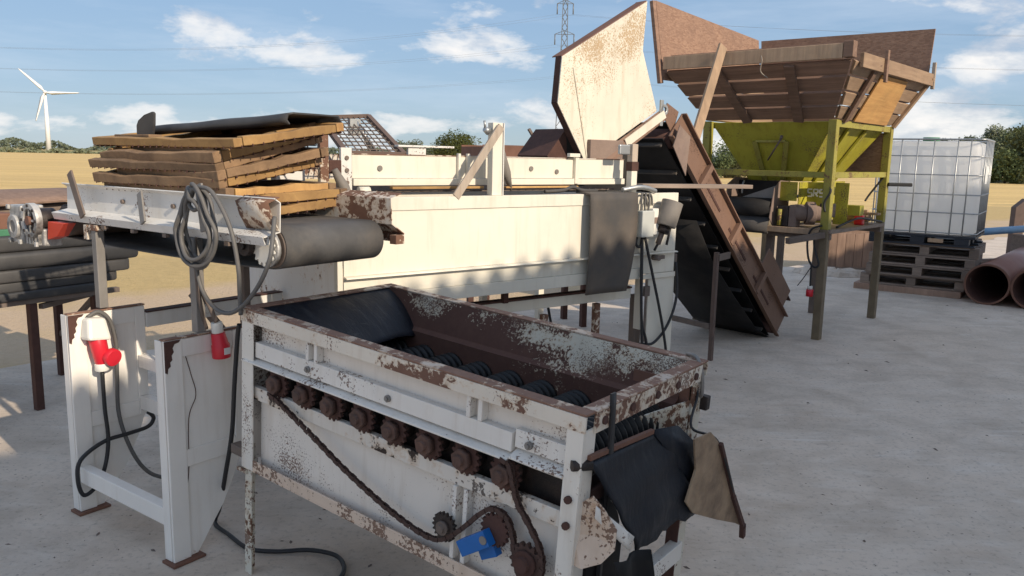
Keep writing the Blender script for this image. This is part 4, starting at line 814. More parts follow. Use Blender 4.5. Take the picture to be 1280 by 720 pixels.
MB().b(1.85, x1 + 0.005, -0.002, 0.006, GZ, -0.501).b(x1 - 0.001, x1 + 0.005, 0.0065, 0.20, GZ, -0.01).build('end_leg', 'box_paint', BX, 0.001)
MB().b(1.79, 1.80, -0.002, 0.05, -0.80, -0.501).build('leg_edge', 'box_paint', BX, 0.001)
MB().b(1.795, 1.845, 0.04, 0.09, GZ, -0.60).build('leg', 'steel_brown', BX, 0.002)
MB().b(x1 - 0.001, x1 + 0.004, 0.21, DP, -0.49, -0.01).build('end_panel', 'box_paint', BX)
MB().b(x0 - 0.004, x0 - 0.0005, 0.031, DP - 0.01, -0.80, -0.02).build('end_panel', 'stand_paint', BX)
MB().b(x0 - 0.03, x0 - 0.005, 0.0, 0.035, GZ, 0.0).build('corner_post', 'box_paint', BX, 0.002)
MB().b(x0 - 0.03, x0 - 0.005, DP - 0.04, DP, GZ, 0.0).build('corner_post', 'rail_worn', BX, 0.002)
MB().b(x0, x1, DP - 0.006, DP, -0.49, 0.0).build('side_panel', 'box_paint', BX)
MB().b(x1 - 0.05, x1 - 0.002, DP - 0.05, DP - 0.007, GZ, -0.491).build('leg', 'box_paint', BX)
MB().beam((0.70, 0.16, -0.600), (1.74, 0.05, -0.580), 0.04, 0.058).build('drive_beam', 'box_paint', BX, 0.003)
MB().beam((0.70, 0.16, -0.565), (1.74, 0.05, -0.545), 0.06, 0.010).build('drive_beam_cap', 'rust_dark', BX, 0.001)
MB().b(0.86, 0.89, 0.10, 0.13, -0.57, -0.47).build('hanger', 'rust_dark', BX, 0.002)
for x_ in (1.49, 1.10): MB().b(x_, x_ + 0.035, 0.06, 0.095, GZ, -0.625 if x_ > 1.2 else -0.65).build('prop_leg', 'rail_worn', BX, 0.002)
MB().b(1.30, 1.34, 0.9, 0.94, GZ, -0.5).build('leg', 'box_paint', BX)
MB().tube([(1.20, 0.15, -0.60), (1.28, 0.2, -0.75), (1.42, 0.3, -0.93)], 0.008, 6).build('hose', 'cable_black', BX)
MB().cyl((1.88, -0.05, -0.375), (1.88, 0.004, -0.375), 0.016, 12).b(1.90, 1.95, -0.03, -0.012, -0.385, -0.365).build('tie_bolt', 'steel_brown', BX)
MB().b(1.80, 1.845, -0.022, -0.005, -0.60, -0.54).build('clamp', 'steel_brown', BX, 0.003)
MB().b(x1 + 0.005, x1 + 0.05, 0.02, 0.07, -0.42, -0.37).build('cable_clamp', 'steel_brown', BX, 0.004)
# deck
MB().b(0.02, 1.755, 0.150, 0.158, 0.080, 0.185).build('deck_rail', 'box_paint', BX, 0.001)
MB().b(0.02, 1.755, 0.135, 0.170, 0.046, 0.078).build('deck_rail_foot', 'box_paint', BX, 0.002)
MB().b(0.02, 1.755, 0.146, 0.176, 0.1855, 0.190).build('deck_rail_cap', 'rail_worn', BX, 0.001)
MB().b(-0.035, 0.018, 0.146, 0.165, 0.02, 0.215).build('deck_end', 'rail_paint', BX, 0.002)
MB().b(1.36, 1.385, 0.128, 0.1495, 0.05, 0.205).build('deck_strap', 'box_paint', BX, 0.002); MB().b(1.31, 1.385, 0.12, 0.146, 0.195, 0.215).build('deck_strap', 'box_paint', BX, 0.002)
for x_, z_ in ((0.16, 0.125), (1.24, 0.115), (1.06, 0.13)): MB().cyl((x_, 0.144, z_), (x_, 0.150, z_), 0.013, 10).build('bolt', 'motor_grey', BX)
for k in range(3): MB().cyl((-0.008, 0.14, 0.06 + 0.055 * k), (-0.008, 0.146, 0.06 + 0.055 * k), 0.010, 8).build('bolt', 'steel_brown', BX)
MB().b(0.02, 1.755, 1.05, 1.058, 0.046, 0.185).build('deck_rail', 'rail_worn', BX)
mb = MB()
k = 0.05
while k < 1.72: mb.beam((k, 0.16, 0.020), (k, 1.05, 0.020), 0.005, 0.005); k += 0.05
k = 0.18
while k < 1.05: mb.beam((0.05, k, 0.015), (1.72, k, 0.015), 0.005, 0.005); k += 0.05
mb.build('deck_mesh', 'steel_brown', BX)
MB().b(0.20, 0.72, 0.10, 0.13, 0.030, 0.042).build('deck_batten', 'screen_wood', BX, 0.002); MB().b(0.86, 1.36, 0.10, 0.13, 0.030, 0.040).build('deck_batten', 'screen_wood', BX, 0.002)
MB().tube([(1.10, 0.08, 0.012), (1.22, 0.07, 0.018), (1.30, 0.08, 0.035), (1.38, 0.09, 0.015), (1.50, 0.10, 0.012)], 0.010, 7).build('deck_hose', 'rubber_worn', BX)
MB().b(x0, x1, 0.04, 1.2, -0.30, -0.29).build('inner_pan', 'rust_dark', BX)
# posts, brace, dampers
MB().b(0.705, 0.765, 0.012, 0.055, 0.0005, 0.352).build('deck_post', 'box_paint', BX, 0.002)
MB().b(0.77, 0.776, 0.012, 0.06, 0.0005, 0.352).build('deck_post_edge', 'rail_paint', BX, 0.001)
MB().beam((0.480, -0.004, -0.004), (0.742, -0.004, 0.335), 0.040, 0.012, (0, 1, 0)).build('brace', 'post_wood', BX, 0.002)
MB().tube([(0.665, 0.03, 0.32), (0.69, 0.03, 0.31)], [0.012, 0.020], 12, 0).tube([(0.665, 0.03, 0.36), (0.672, 0.03, 0.32)], 0.006, 6, 0).build('cap_fitting', 'galvanised', BX)
MB().tube([(0.80, 0.09, 0.28), (0.855, 0.10, 0.11), (0.90, 0.11, 0.02)], [0.012, 0.026, 0.006], 12, 0).build('damper', 'motor_grey', BX)
MB().b(0.585, 0.60, 0.13, 0.15, 0.05, 0.20).b(0.64, 0.655, 0.13, 0.149, 0.05, 0.20).build('deck_bracket', 'box_paint', BX, 0.002)
MB().b(0.30, 0.62, 0.22, 0.26, 0.225, 0.235).b(0.36, 0.46, 0.23, 0.25, 0.10, 0.225).build('pivot_arm', 'rail_paint', BX, 0.002)
MB().b(1.690, 1.735, 0.02, 0.06, 0.0005, 0.125).build('deck_post', 'box_paint', BX, 0.002)
MB().b(1.686, 1.74, 0.016, 0.064, 0.126, 0.175).build('post_socket', 'rust_dark', BX, 0.002); MB().b(1.69, 1.735, 0.02, 0.06, 0.1755, 0.275).build('wood_post', 'post_wood', BX, 0.003)
MB().b(1.60, 1.685, 0.03, 0.05, 0.215, 0.27).build('fitting', 'galvanised', BX, 0.006)
# left end linkage
MB().b(-0.155, -0.115, 0.10, 0.13, -0.05, 0.275).build('link_bar', 'rail_worn', BX, 0.002)
MB().tube([(-0.10, 0.08, 0.12), (-0.06, 0.07, 0.04), (-0.015, 0.06, -0.035)], [0.014, 0.026, 0.006], 12, 0).build('damper', 'motor_grey', BX)
MB().cyl((0.0, 0.05, 0.022), (0.05, 0.045, 0.022), 0.024, 16).build('pivot', 'box_paint', BX)
MB().b(-0.11, -0.05, 0.11, 0.14, 0.10, 0.16).build('pivot_block', 'rust_dark', BX, 0.003)
MB().b(-0.30, -0.16, 0.25, 0.30, -0.02, 0.22).build('end_bracket', 'rail_paint', BX, 0.002)
MB().tube([(0.35, 0.75, 0.36), (0.45, 0.72, 0.18)], [0.010, 0.020], 10, 0).b(0.31, 0.37, 0.74, 0.77, 0.28, 0.37).build('damper', 'galvanised', BX)
# junction box, motor, conduit and cables
jb = MB().b(1.695, 1.795, -0.075, -0.001, -0.245, -0.095).build('junction_box', 'plastic_grey', BX, 0.006)
MB().b(1.7955, 1.845, -0.06, -0.003, -0.235, -0.085).build('switch_box', 'plastic_white', BX, 0.004); MB().b(1.81, 1.84, -0.0625, -0.0605, -0.17, -0.135).build('rating_plate', 'motor_dusty', BX)
for k in range(3): MB().tube([(1.715 + 0.03 * k, -0.04, -0.095), (1.712 + 0.032 * k, -0.045, -0.03), (1.73 + 0.03 * k, -0.03, 0.0), (1.77 + 0.025 * k, -0.02, -0.02), (1.79 + 0.02 * k, -0.02, -0.07)], 0.006, 6).build('conduit', 'cable_grey', BX)
mo = MB().tube([(1.885, -0.075, -0.185), (1.93, -0.085, -0.045)], 0.062, 22, 0).build('vibration_motor', 'motor_grey', BX, 0.004)
MB().tube([(1.87, -0.072, -0.225), (1.885, -0.075, -0.188)], 0.035, 14, 0).build('motor_foot', 'grease_black', mo); MB().tube([(1.868, -0.07, -0.225), (1.86, -0.05, -0.29)], 0.016, 8, 0).build('gland', 'steel_brown', mo)
MB().tube([(1.86, -0.05, -0.29), (1.855, -0.03, -0.33)], 0.008, 6, 0).tube([(1.95, -0.06, -0.20), (1.935, -0.05, -0.30)], 0.008, 6, 0).build('lead', 'cable_black', mo)
MB().tube([(1.60, 0.0, 0.02), (1.70, -0.02, 0.035), (1.78, -0.02, 0.03), (1.86, -0.01, 0.012)], 0.014, 8).build('lever_arm', 'galvanised', BX)
for P in ([(1.749, -0.03, -0.246), (1.757, -0.03, -0.45), (1.775, -0.03, -0.736), (1.826, -0.03, -0.885), (1.84, -0.02, -1.1)], [(1.742, -0.035, -0.246), (1.748, -0.035, -0.45), (1.77, -0.035, -0.75), (1.80, -0.03, -1.0)], [(1.758, -0.04, -0.246), (1.833, -0.04, -0.454), (1.92, -0.04, -0.70), (1.987, -0.04, -0.928), (2.0, -0.04, -1.05)], [(2.085, 0.0, -0.416), (2.085, -0.02, -0.621), (2.006, -0.03, -0.786), (1.886, -0.03, -0.885), (1.782, -0.02, -0.881), (1.75, -0.02, -0.90)], [(1.70, -0.03, -0.246), (1.70, -0.03, -0.29), (1.735, -0.03, -0.30), (1.745, -0.03, -0.25)]):
    MB().tube(P, 0.0085, 7).build('machine_cable', 'cable_black', BX)
# rubber belt piece hung over the side
g = []
for i, s_ in enumerate([k / 16 for k in range(17)]):
    row = []
    for j in range(9):
        t_ = j / 8; xx = 1.305 + (0.355 - 0.05 * s_ + 0.03 * math.sin(s_ * 2.5 + 0.6)) * t_
        if s_ < 0.12: yy, zz = 0.06 - s_ / 0.12 * 0.108, 0.010 + 0.004 * s_
        else: yy, zz = -0.048 - 0.006 * math.sin(t_ * 5 + s_ * 3) - 0.014 * math.sin(s_ * 3.1), 0.006 - (s_ - 0.12) / 0.88 * 0.55
        row.append((xx, yy, zz))
    g.append(row)
rf = MB().sheet(g, -0.008).build('rubber_flap', 'rubber_worn'); rf.matrix_world = BX.matrix_world.copy(); tag(rf, 'worn grey rubber belt piece hung over the side of the white machine', 'rubber flap')
# tilted mesh screen at the end of the deck
TS = thing('tilted_screen', 'brown framed mesh screen propped up at an angle behind the screen stack', 'screen', fpt(BO, BY, (0.10, 0.34, 0.20)), BY, 0, 0); bpy.context.view_layer.update()
_inv = TS.matrix_world.inverted()
cA, cB, cC, cD = [_inv @ Vector(p) for p in ((-1.03, 4.30, 1.684), (-0.804, 4.45, 1.704), (-0.56, 4.10, 1.502), (-0.82, 3.93, 1.505))]
for a, b_ in ((cA, cB), (cB, cC), (cC, cD), (cD, cA)): MB().beam(a, b_, 0.028, 0.022).build('frame_bar', 'rust_tube', TS, 0.002)
mb = MB()
for k in range(1, 9):
    t = k / 9; mb.tube([lerp(cA, cB, t), lerp(lerp(cA, cB, t), lerp(cD, cC, t), 0.5) + Vector((0, 0, 0.006)), lerp(cD, cC, t)], 0.0035, 5, 2)
for k in range(1, 10):
    t = k / 10; mb.tube([lerp(cA, cD, t), lerp(cB, cC, t)], 0.0035, 5, 0)
mb.build('wire_mesh', 'steel_brown', TS)

# ------------------------------------------------------------------ white hood over the feed end
HD = thing('feed_hood', 'large cream-white steel hood plate with folded edges over the elevator outlet', 'hood', BO, BY)
hp = [(2.085, 1.135), (1.415, 0.752), (1.392, 0.495), (1.62, 0.166), (2.215, 0.493), (2.065, 0.845)]
MB().prism([(x_, 0.33, z_) for x_, z_ in hp], (0, 0.006, 0)).build('hood_plate', 'hood_paint', HD)
MB().beam((1.50, 0.327, 0.70), (1.63, 0.327, 0.19), 0.004, 0.008).build('weld_seam', 'hood_paint', HD)
def edge(i, j, wd, m_, nm='folded_edge', y0=0.337):
    a, b_ = hp[i], hp[j]; MB().prism([(a[0], y0, a[1]), (b_[0], y0, b_[1]), (b_[0], y0 + wd, b_[1]), (a[0], y0 + wd, a[1])], (0, 0, 0.006)).build(nm, m_, HD)
edge(1, 2, 0.05, 'rust_dark'); edge(2, 3, 0.05, 'rust_dark'); edge(5, 0, 0.09, 'rust_dark'); edge(4, 5, 0.09, 'rust_dark'); edge(0, 1, 0.08, 'rust_mid')
a, b_ = Vector((1.625, 0.31, 0.165)), Vector((2.235, 0.31, 0.50)); dn = Vector((0.10, 0, -0.05))
MB().prism([a, b_, b_ + Vector((0.03, -0.01, -0.065)), a + Vector((0.06, -0.02, -0.06))], (0, 0.005, 0)).build('lower_flange', 'elevator_brown', HD)
MB().beam(lerp(a, b_, 0.45) + Vector((0.02, -0.012, -0.03)), b_ + Vector((0.02, -0.012, -0.025)), 0.008, 0.05, (0, 0, 1)).build('scuffed_flange', 'hood_paint', HD)
MB().ring((2.25, 0.295, 0.50), (2.25, 0.31, 0.50), 0.035, 0.018, 16).b(2.215, 2.24, 0.295, 0.31, 0.40, 0.56).build('shackle', 'galvanised', HD, 0.002)
MB().sheet([[(2.12 + 0.10 * math.sin(s_ * 2.6), y_, 0.86 - 0.34 * s_) for y_ in (0.42, 0.7, 0.95)] for s_ in [i / 8 for i in range(9)]], 0.008).build('rubber_curtain', 'rubber_black', HD)
MB().hexa([(1.44, 0.42, 0.16), (1.56, 0.42, 0.14), (1.56, 0.7, 0.14), (1.44, 0.7, 0.16), (1.40, 0.42, 0.20), (1.54, 0.42, 0.36), (1.54, 0.7, 0.36), (1.40, 0.7, 0.20)]).build('inlet_lip', 'rust_dark', HD)
MB().b(1.63, 1.90, 0.30, 0.34, 0.10, 0.30).build('hood_bracket', 'motor_dusty', HD, 0.004)
MB().b(1.70, 2.3, 0.60, 0.606, -0.02, 0.42).build('inlet_plate', 'rubber_black', HD)

# ------------------------------------------------------------------ rusty trough and post seen behind the deck
TR = thing('rusty_trough', 'rust-brown steel trough standing behind the white machine', 'trough', (-0.26, 6.6, 0.0), 24)
for y_ in (0.0, 0.5): MB().b(0.0, 1.1, y_, y_ + 0.01, 1.25, 1.595).build('side_plate', 'rust_mid', TR)
[MB().b(x_, x_ + 0.01, 0.011, 0.499, 1.25, 1.58).build('end_plate', 'rust_mid', TR) for x_ in (0.0, 1.09)]; MB().b(0.0, 1.1, 0.0, 0.51, 1.23, 1.248).build('bottom_plate', 'rust_dark', TR)
for x_ in (0.05, 1.0):
    for y_ in (0.05, 0.42): MB().b(x_, x_ + 0.05, y_, y_ + 0.05, 0, 1.23).build('leg', 'rust_dark', TR)
MB().b(0.62, 0.72, 0.2, 0.26, 1.30, 1.74).build('post', 'steel_brown', TR, 0.003); MB().beam((0.50, 0.2, 1.74), (0.60, 0.2, 1.60), 0.03, 0.02).build('strap', 'steel_brown', TR)

# ================================================================== elevator conveyor
EO, EY = (2.322, 6.858, 0.0), 45.0
EL = thing('elevator_conveyor', 'steep rust-brown elevator conveyor with black cleated belt rising to the white hood', 'elevator', EO, EY)
ex = Vector((-1.805, 0, 1.69)).normalized(); eu = Vector((ex.z, 0, -ex.x)); LE = 2.44; WE = 0.66      # along the slope, and square to it
def E(l, y_, n_): v_ = ex * l + eu * n_; return (v_.x, y_, v_.z + 0.02)
def eprism(l0, l1, y0_, y1_, n0, n1): return MB().hexa([E(l0, y0_, n0), E(l1, y0_, n0), E(l1, y1_, n0), E(l0, y1_, n0), E(l0, y0_, n1), E(l1, y0_, n1), E(l1, y1_, n1), E(l0, y1_, n1)])
eprism(0.02, LE, -0.012, 0.0, -0.030, 0.185).build('side_plate', 'elevator_brown', EL, 0.002)
eprism(0.02, LE, -0.045, -0.0125, -0.036, -0.026).build('side_flange', 'elevator_brown', EL, 0.001); eprism(0.02, LE, -0.045, -0.0125, 0.176, 0.186).build('side_flange', 'elevator_brown', EL, 0.001)
eprism(0.02, LE, WE, WE + 0.012, -0.012, 0.150).build('side_plate', 'elevator_brown', EL, 0.002)
eprism(0.05, LE, 0.03, WE - 0.03, 0.10, 0.106).build('belt', 'rubber_black', EL); eprism(0.05, LE, 0.03, WE - 0.03, -0.060, -0.054).build('return_belt', 'rubber_black', EL)
for k in range(9): eprism(0.15 + 0.28 * k, 0.165 + 0.28 * k, 0.05, WE - 0.05, -0.09, -0.0605).build('cleat', 'rubber_worn', EL)
for k in range(8): eprism(0.25 + 0.28 * k, 0.262 + 0.28 * k, 0.05, WE - 0.05, 0.1065, 0.16).build('cleat', 'rubber_worn', EL)
for l in (0.62, 1.25, 1.9): eprism(l, l + 0.045, -0.052, -0.013, -0.025, 0.175).build('rib', 'elevator_brown', EL, 0.002)
for l in (0.35, 0.95, 1.55): eprism(l, l + 0.40, -0.016, -0.0125, 0.055, 0.075).build('slot_strip', 'rust_dark', EL)
# side boards rising along the lower end, boot
eprism(0.10, 0.70, -0.004, 0.004, 0.187, 0.40).build('side_board', 'elevator_brown', EL, 0.001); eprism(0.0, 0.28, 0.012, WE - 0.012, 0.36, 0.37).build('boot_lip', 'rust_dark', EL)
eprism(0.05, 0.75, WE - 0.01, WE, 0.151, 0.36).build('side_board', 'elevator_brown', EL, 0.001)
MB().cyl(E(0.10, 0.0, 0.02), E(0.10, WE, 0.02), 0.07, 20).build('tail_drum', 'rust_dark', EL); MB().cyl(E(LE - 0.08, 0.0, 0.02), E(LE - 0.08, WE, 0.02), 0.07, 20).build('head_drum', 'rust_dark', EL)
MB().sheet([[E(l, y_, n_) for y_ in (0.02, WE * 0.5, WE - 0.02)] for l, n_ in ((0.04, -0.07), (0.3, -0.16), (0.8, -0.20), (1.3, -0.22), (1.7, -0.16))], 0.004).build('under_tray', 'rubber_black', EL)
MB().prism([E(2.14, -0.05, -0.12), E(2.40, -0.05, -0.09), E(2.45, -0.05, 0.06), E(2.30, -0.05, 0.10)], (0, -0.006, 0)).build('head_cheek', 'motor_dusty', EL)
MB().prism([E(2.40, 0.01, 0.02), E(2.56, 0.01, 0.03), E(2.60, 0.01, 0.12), E(2.46, 0.01, 0.18)], (0, 0.006, 0)).build('head_plate', 'elevator_brown', EL)
# support posts under the elevator
def epost(x_, y_, top, m_='rust_tube'): MB().b(x_ - 0.016, x_ + 0.016, y_ - 0.016, y_ + 0.016, 0.0, top).build('support_post', m_, EL, 0.003)
epost(-1.215, -0.085, 0.83); epost(-1.08, 0.62, 0.86, 'steel_brown')
MB().beam((-1.215, -0.066, 0.26), (-1.10, 0.60, 0.26), 0.03, 0.04).build('cross_tie', 'steel_brown', EL, 0.002)
MB().beam((-1.215, -0.101, 0.79), (-0.98, -0.055, 0.79), 0.02, 0.05).build('hanger', 'steel_brown', EL, 0.002)
# plank across the machine end
pk = thing('cross_plank', 'weathered board lying across between the white machine and the elevator', 'plank', fpt(BO, BY, (2.02, 0.15, 0.035)), 20)
MB().b(-0.10, 0.68, -0.05, 0.05, -0.012, 0.012).build('board', 'pallet_wood', pk, 0.002)

# ================================================================== feed hopper on a yellow frame
HO, HY = (2.637, 6.762, 0.0), -42.0
HP = thing('feed_hopper', 'large plank-lined feed hopper on a tall yellow-green steel frame', 'hopper', HO, HY)
WX, WYY = -1.15, 1.39
for x_, y_ in ((0, 0), (0, WYY), (WX, 0), (WX, WYY)):
    MB().b(x_ - 0.035, x_ + 0.035, y_ - 0.035, y_ + 0.035, 0.95, 1.86).build('leg', 'frame_yellow', HP, 0.004)
    MB().b(x_ - 0.034, x_ + 0.034, y_ - 0.034, y_ + 0.034, 0.0, 0.949).build('leg_base', 'leg_olive', HP, 0.004)
for a, b_ in (((0, 0.036), (0, WYY - 0.036)), ((WX, 0.036), (WX, WYY - 0.036))):
    MB().beam((a[0], a[1], 1.405), (b_[0], b_[1], 1.405), 0.05, 0.05).build('rail', 'frame_yellow', HP, 0.003); MB().beam((a[0], a[1], 1.83), (b_[0], b_[1], 1.83), 0.05, 0.055).build('rail', 'frame_yellow', HP, 0.003)
for y_ in (0, WYY): MB().beam((WX + 0.036, y_, 1.405), (-0.036, y_, 1.405), 0.05, 0.05).build('rail', 'frame_yellow', HP, 0.003)
# steel funnel
T = [Vector(p) for p in ((WX + 0.02, 0.03, 1.85), (-0.02, 0.03, 1.85), (-0.02, WYY - 0.03, 1.85), (WX + 0.02, WYY - 0.03, 1.85))]
B = [Vector(p) for p in ((-0.86, 0.30, 1.34), (-0.36, 0.30, 1.34), (-0.36, 1.10, 1.34), (-0.86, 1.10, 1.34))]
for i in range(4):
    j = (i + 1) % 4; MB().sheet([[T[i], T[j]], [B[i], B[j]]], 0.006, False).build('funnel_plate', 'hopper_yellow', HP)
for t_ in (0.28, 0.62):
    a, b_ = lerp(T[1], T[2], t_), lerp(B[1], B[2], t_); MB().beam(a + Vector((0.02, 0, -0.015)), b_ + Vector((0.02, 0, -0.015)), 0.022, 0.05, (0, 1, 0)).build('funnel_rib', 'hopper_yellow', HP, 0.002)
for t_ in (0.34, 0.66):
    a, b_ = lerp(T[0], T[1], t_), lerp(B[0], B[1], t_); MB().beam(lerp(a, b_, 0.3) + Vector((0, -0.016, -0.015)), b_ + Vector((0, -0.016, -0.015)), 0.045, 0.02, (0, 1, 0)).build('funnel_rib', 'frame_yellow', HP, 0.002)
MB().beam(lerp(lerp(T[0], T[1], 0.35), lerp(B[0], B[1], 0.35), 0.3) + Vector((0, -0.012, -0.012)), lerp(lerp(T[0], T[1], 0.65), lerp(B[0], B[1], 0.65), 0.3) + Vector((0, -0.012, -0.012)), 0.02, 0.02).build('inspection_frame', 'frame_yellow', HP)
MB().tube([(-0.60, 0.10, 1.52), (-0.44, -0.02, 1.70)], 0.008, 8, 0).tube([(-0.44, -0.02, 1.70), (-0.43, -0.025, 1.73)], 0.014, 8, 0).build('slide_lever', 'steel_brown', HP)
# back wall board under the rim on the far side
MB().b(-1.12, -0.02, WYY - 0.02, WYY - 0.005, 1.42, 1.80).build('back_board', 'chipboard', HP)
# plank funnel: four flared sides of boards, battens over them
rimz, botz = 2.28, 1.862
RB = {'f': (Vector((-1.15, -0.02, botz)), Vector((0.0, -0.02, botz)), Vector((-1.32, -0.50, rimz)), Vector((0.28, -0.50, rimz))),
      'r': (Vector((0.02, 0.0, botz)), Vector((0.02, 1.39, botz)), Vector((0.30, -0.48, rimz)), Vector((0.30, 1.42, rimz))),
      'b': (Vector((0.0, 1.41, botz)), Vector((-1.15, 1.41, botz)), Vector((0.28, 1.44, rimz)), Vector((-1.32, 1.44, rimz))),
      'l': (Vector((-1.17, 1.39, botz)), Vector((-1.17, 0.0, botz)), Vector((-1.34, 1.42, rimz)), Vector((-1.34, -0.48, rimz)))}
for sd, (a, b_, c, d) in RB.items():
    n_ = (b_ - a).cross(c - a).normalized(); n_ = -n_ if n_.z > 0 else n_
    for k in range(4):
        t0, t1 = k / 4 + 0.014, (k + 1) / 4 - 0.022; off = n_ * (0.006 * (k % 2)) + n_ * random.uniform(0, 0.006)
        q = [lerp(a, c, t0), lerp(b_, d, t0), lerp(b_, d, t1), lerp(a, c, t1)]
        MB().prism([p + off for p in q], -n_ * 0.025).build('plank', 'plank_grey' if sd in 'fb' else 'plank_grey_lit_y', HP, 0.003)
    if sd == 'r':
        MB().prism([lerp(lerp(a, b_, u_), lerp(c, d, u_), t_) + n_ * 0.010 for u_, t_ in ((0.24, 0.02), (0.84, 0.02), (0.70, 0.88), (0.34, 0.88))], n_ * 0.014).build('patch_board', 'plank_orange', HP, 0.002)
        MB().beam(lerp(a, c, 0.0) + (b_ - a) * 0.10 + n_ * 0.024, lerp(lerp(a, b_, 0.24), lerp(c, d, 0.24), 1.02) + n_ * 0.024, 0.07, 0.026, n_).build('batten', 'plank_grey', HP, 0.003)
        MB().beam(lerp(b_, d, 0.0) + n_ * 0.02, lerp(b_, d, 1.06) + n_ * 0.02, 0.06, 0.03, n_).build('batten', 'plank_grey_lit_y', HP, 0.003)
    if sd == 'f':
        for u_ in (0.30, 0.70): MB().beam(lerp(a, b_, u_ + 0.05) + n_ * 0.02, lerp(lerp(a, b_, u_), lerp(c, d, u_), 0.98) + n_ * 0.02, 0.085, 0.026, n_).build('batten', 'plank_grey', HP, 0.003)
# rim boards
MB().b(-1.34, 0.22, -0.535, -0.505, 2.285, 2.395).build('rim_board', 'plank_pale', HP, 0.004)
MB().b(-1.28, 0.24, -0.5045, -0.44, 2.385, 2.405).build('rim_cap', 'plank_grey', HP, 0.003)
MB().b(0.225, 0.30, -0.54, -0.46, 2.29, 2.41).build('rim_corner', 'plank_grey', HP, 0.004)
MB().b(0.305, 0.335, -0.40, 1.44, 2.225, 2.335).build('rim_board', 'plank_grey_lit_y', HP, 0.004)
MB().b(0.336, 0.36, 0.06, 0.10, 2.15, 2.40).build('batten', 'plank_grey', HP, 0.003); MB().b(0.31, 0.34, 1.445, 1.48, 2.20, 2.44).build('batten', 'post_wood', HP, 0.003)
# tall boards: left and back
MB().prism([(-1.345, -0.50, 2.20), (-1.345, 1.42, 2.24), (-1.40, 1.42, 2.765), (-1.43, -0.55, 2.875)], (-0.015, 0, 0)).build('tall_board', 'chipboard', HP)
MB().prism([(-1.34, 1.445, 2.22), (0.28, 1.445, 2.26), (0.295, 1.48, 2.745), (-1.40, 1.48, 2.765)], (0, 0.015, 0)).build('tall_board', 'chipboard', HP)
MB().beam((-1.36, -0.525, 2.17), (-1.448, -0.575, 2.87), 0.05, 0.035).build('edge_board', 'plank_grey', HP, 0.003)
MB().tube([(-0.42, -0.545, 2.34), (-0.405, -0.56, 2.30), (-0.42, -0.54, 2.22), (-0.37, -0.51, 2.17)], 0.005, 6).build('rope', 'post_wood', HP)
# arm and handle on the legs
MB().beam((0.0, -0.036, 0.905), (-0.17, -0.36, 0.86), 0.05, 0.05).build('support_arm', 'steel_brown', HP, 0.004)
MB().beam((0.036, WYY, 1.315), (0.22, WYY + 0.12, 1.315), 0.05, 0.035).build('handle', 'cable_black', HP, 0.008)
# feeder under the funnel
FD = thing('belt_feeder', 'yellow belt feeder with dusty drum and motor under the hopper', 'feeder', HO, HY)
MB().prism([(-0.30, 0.12, 1.05), (-0.30, 0.12, 1.335), (-0.30, 1.2, 1.335), (-0.30, 1.2, 0.98), (-0.30, 0.4, 0.98)], (-0.006, 0, 0)).build('side_plate', 'hopper_yellow', FD)
MB().prism([(-0.92, -0.06, 1.03), (-0.92, 0.0, 1.30), (-0.92, 0.14, 1.36), (-0.92, 1.2, 1.335), (-0.92, 1.2, 0.98), (-0.92, 0.0, 0.93)], (-0.006, 0, 0)).build('side_plate', 'motor_dusty', FD)
MB().prism([(-0.47, -0.08, 1.02), (-0.47, -0.02, 1.28), (-0.47, 0.10, 1.345), (-0.47, 0.30, 1.335), (-0.47, 0.30, 0.95), (-0.47, 0.02, 0.92)], (0.006, 0, 0)).build('cheek_plate', 'motor_dusty', FD)
MB().b(-0.464, -0.31, 0.10, 0.106, 1.17, 1.335).build('front_plate', 'hopper_yellow', FD)
MB().b(-0.309, -0.10, 0.30, 0.306, 0.98, 1.335).build('front_plate', 'hopper_yellow', FD)
MB().b(-0.10, 0.02, 0.42, 0.426, 0.97, 1.335).build('front_plate', 'hopper_yellow', FD); MB().b(-0.06, 0.10, 0.50, 0.60, 1.05, 1.14).build('bracket', 'hopper_yellow', FD, 0.003)
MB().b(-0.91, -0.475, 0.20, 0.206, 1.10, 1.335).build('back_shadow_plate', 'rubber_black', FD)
dr_ = [(0.02 + 0.085 * math.cos(R(a)), 1.095 + 0.085 * math.sin(R(a))) for a in range(80, 281, 20)]
MB().sheet([[(x_, y_, z_) for x_ in (-0.905, -0.7, -0.48)] for y_, z_ in [(1.1, 1.18)] + dr_ + [(0.10, 1.00), (1.1, 1.005)]], 0.008).build('belt', 'rubber_black', FD)
MB().sheet([[(x_, y_, z_) for x_ in (-0.90, -0.7, -0.48)] for y_, z_ in ((-0.03, 1.02), (-0.065, 0.97), (-0.075, 0.91), (-0.05, 0.885))], 0.008).build('scraper_flap', 'rubber_worn', FD)
MB().b(-0.50, 0.06, -0.02, 1.34, 0.915, 0.945).build('deck_board', 'pallet_wood', FD, 0.003); MB().b(-0.50, -0.04, -0.045, -0.0205, 0.90, 0.95).build('deck_edge', 'plank_pale', FD, 0.003)
for y_ in (0.0, 1.28): MB().b(-0.50, 0.04, y_, y_ + 0.05, 0.86, 0.913).build('deck_beam', 'steel_brown', FD, 0.003)
for x_, y_ in ((-0.52, 0.10), (-0.9, 0.10), (-0.52, 1.2), (-0.9, 1.2)): MB().b(x_ - 0.03, x_ + 0.03, y_ - 0.03, y_ + 0.03, 0.0, 0.93).build('leg', 'steel_brown', FD, 0.003)
MB().beam((-0.52, 0.06, 0.60), (-0.95, 0.06, 0.54), 0.04, 0.04).build('brace', 'steel_brown', FD, 0.002)
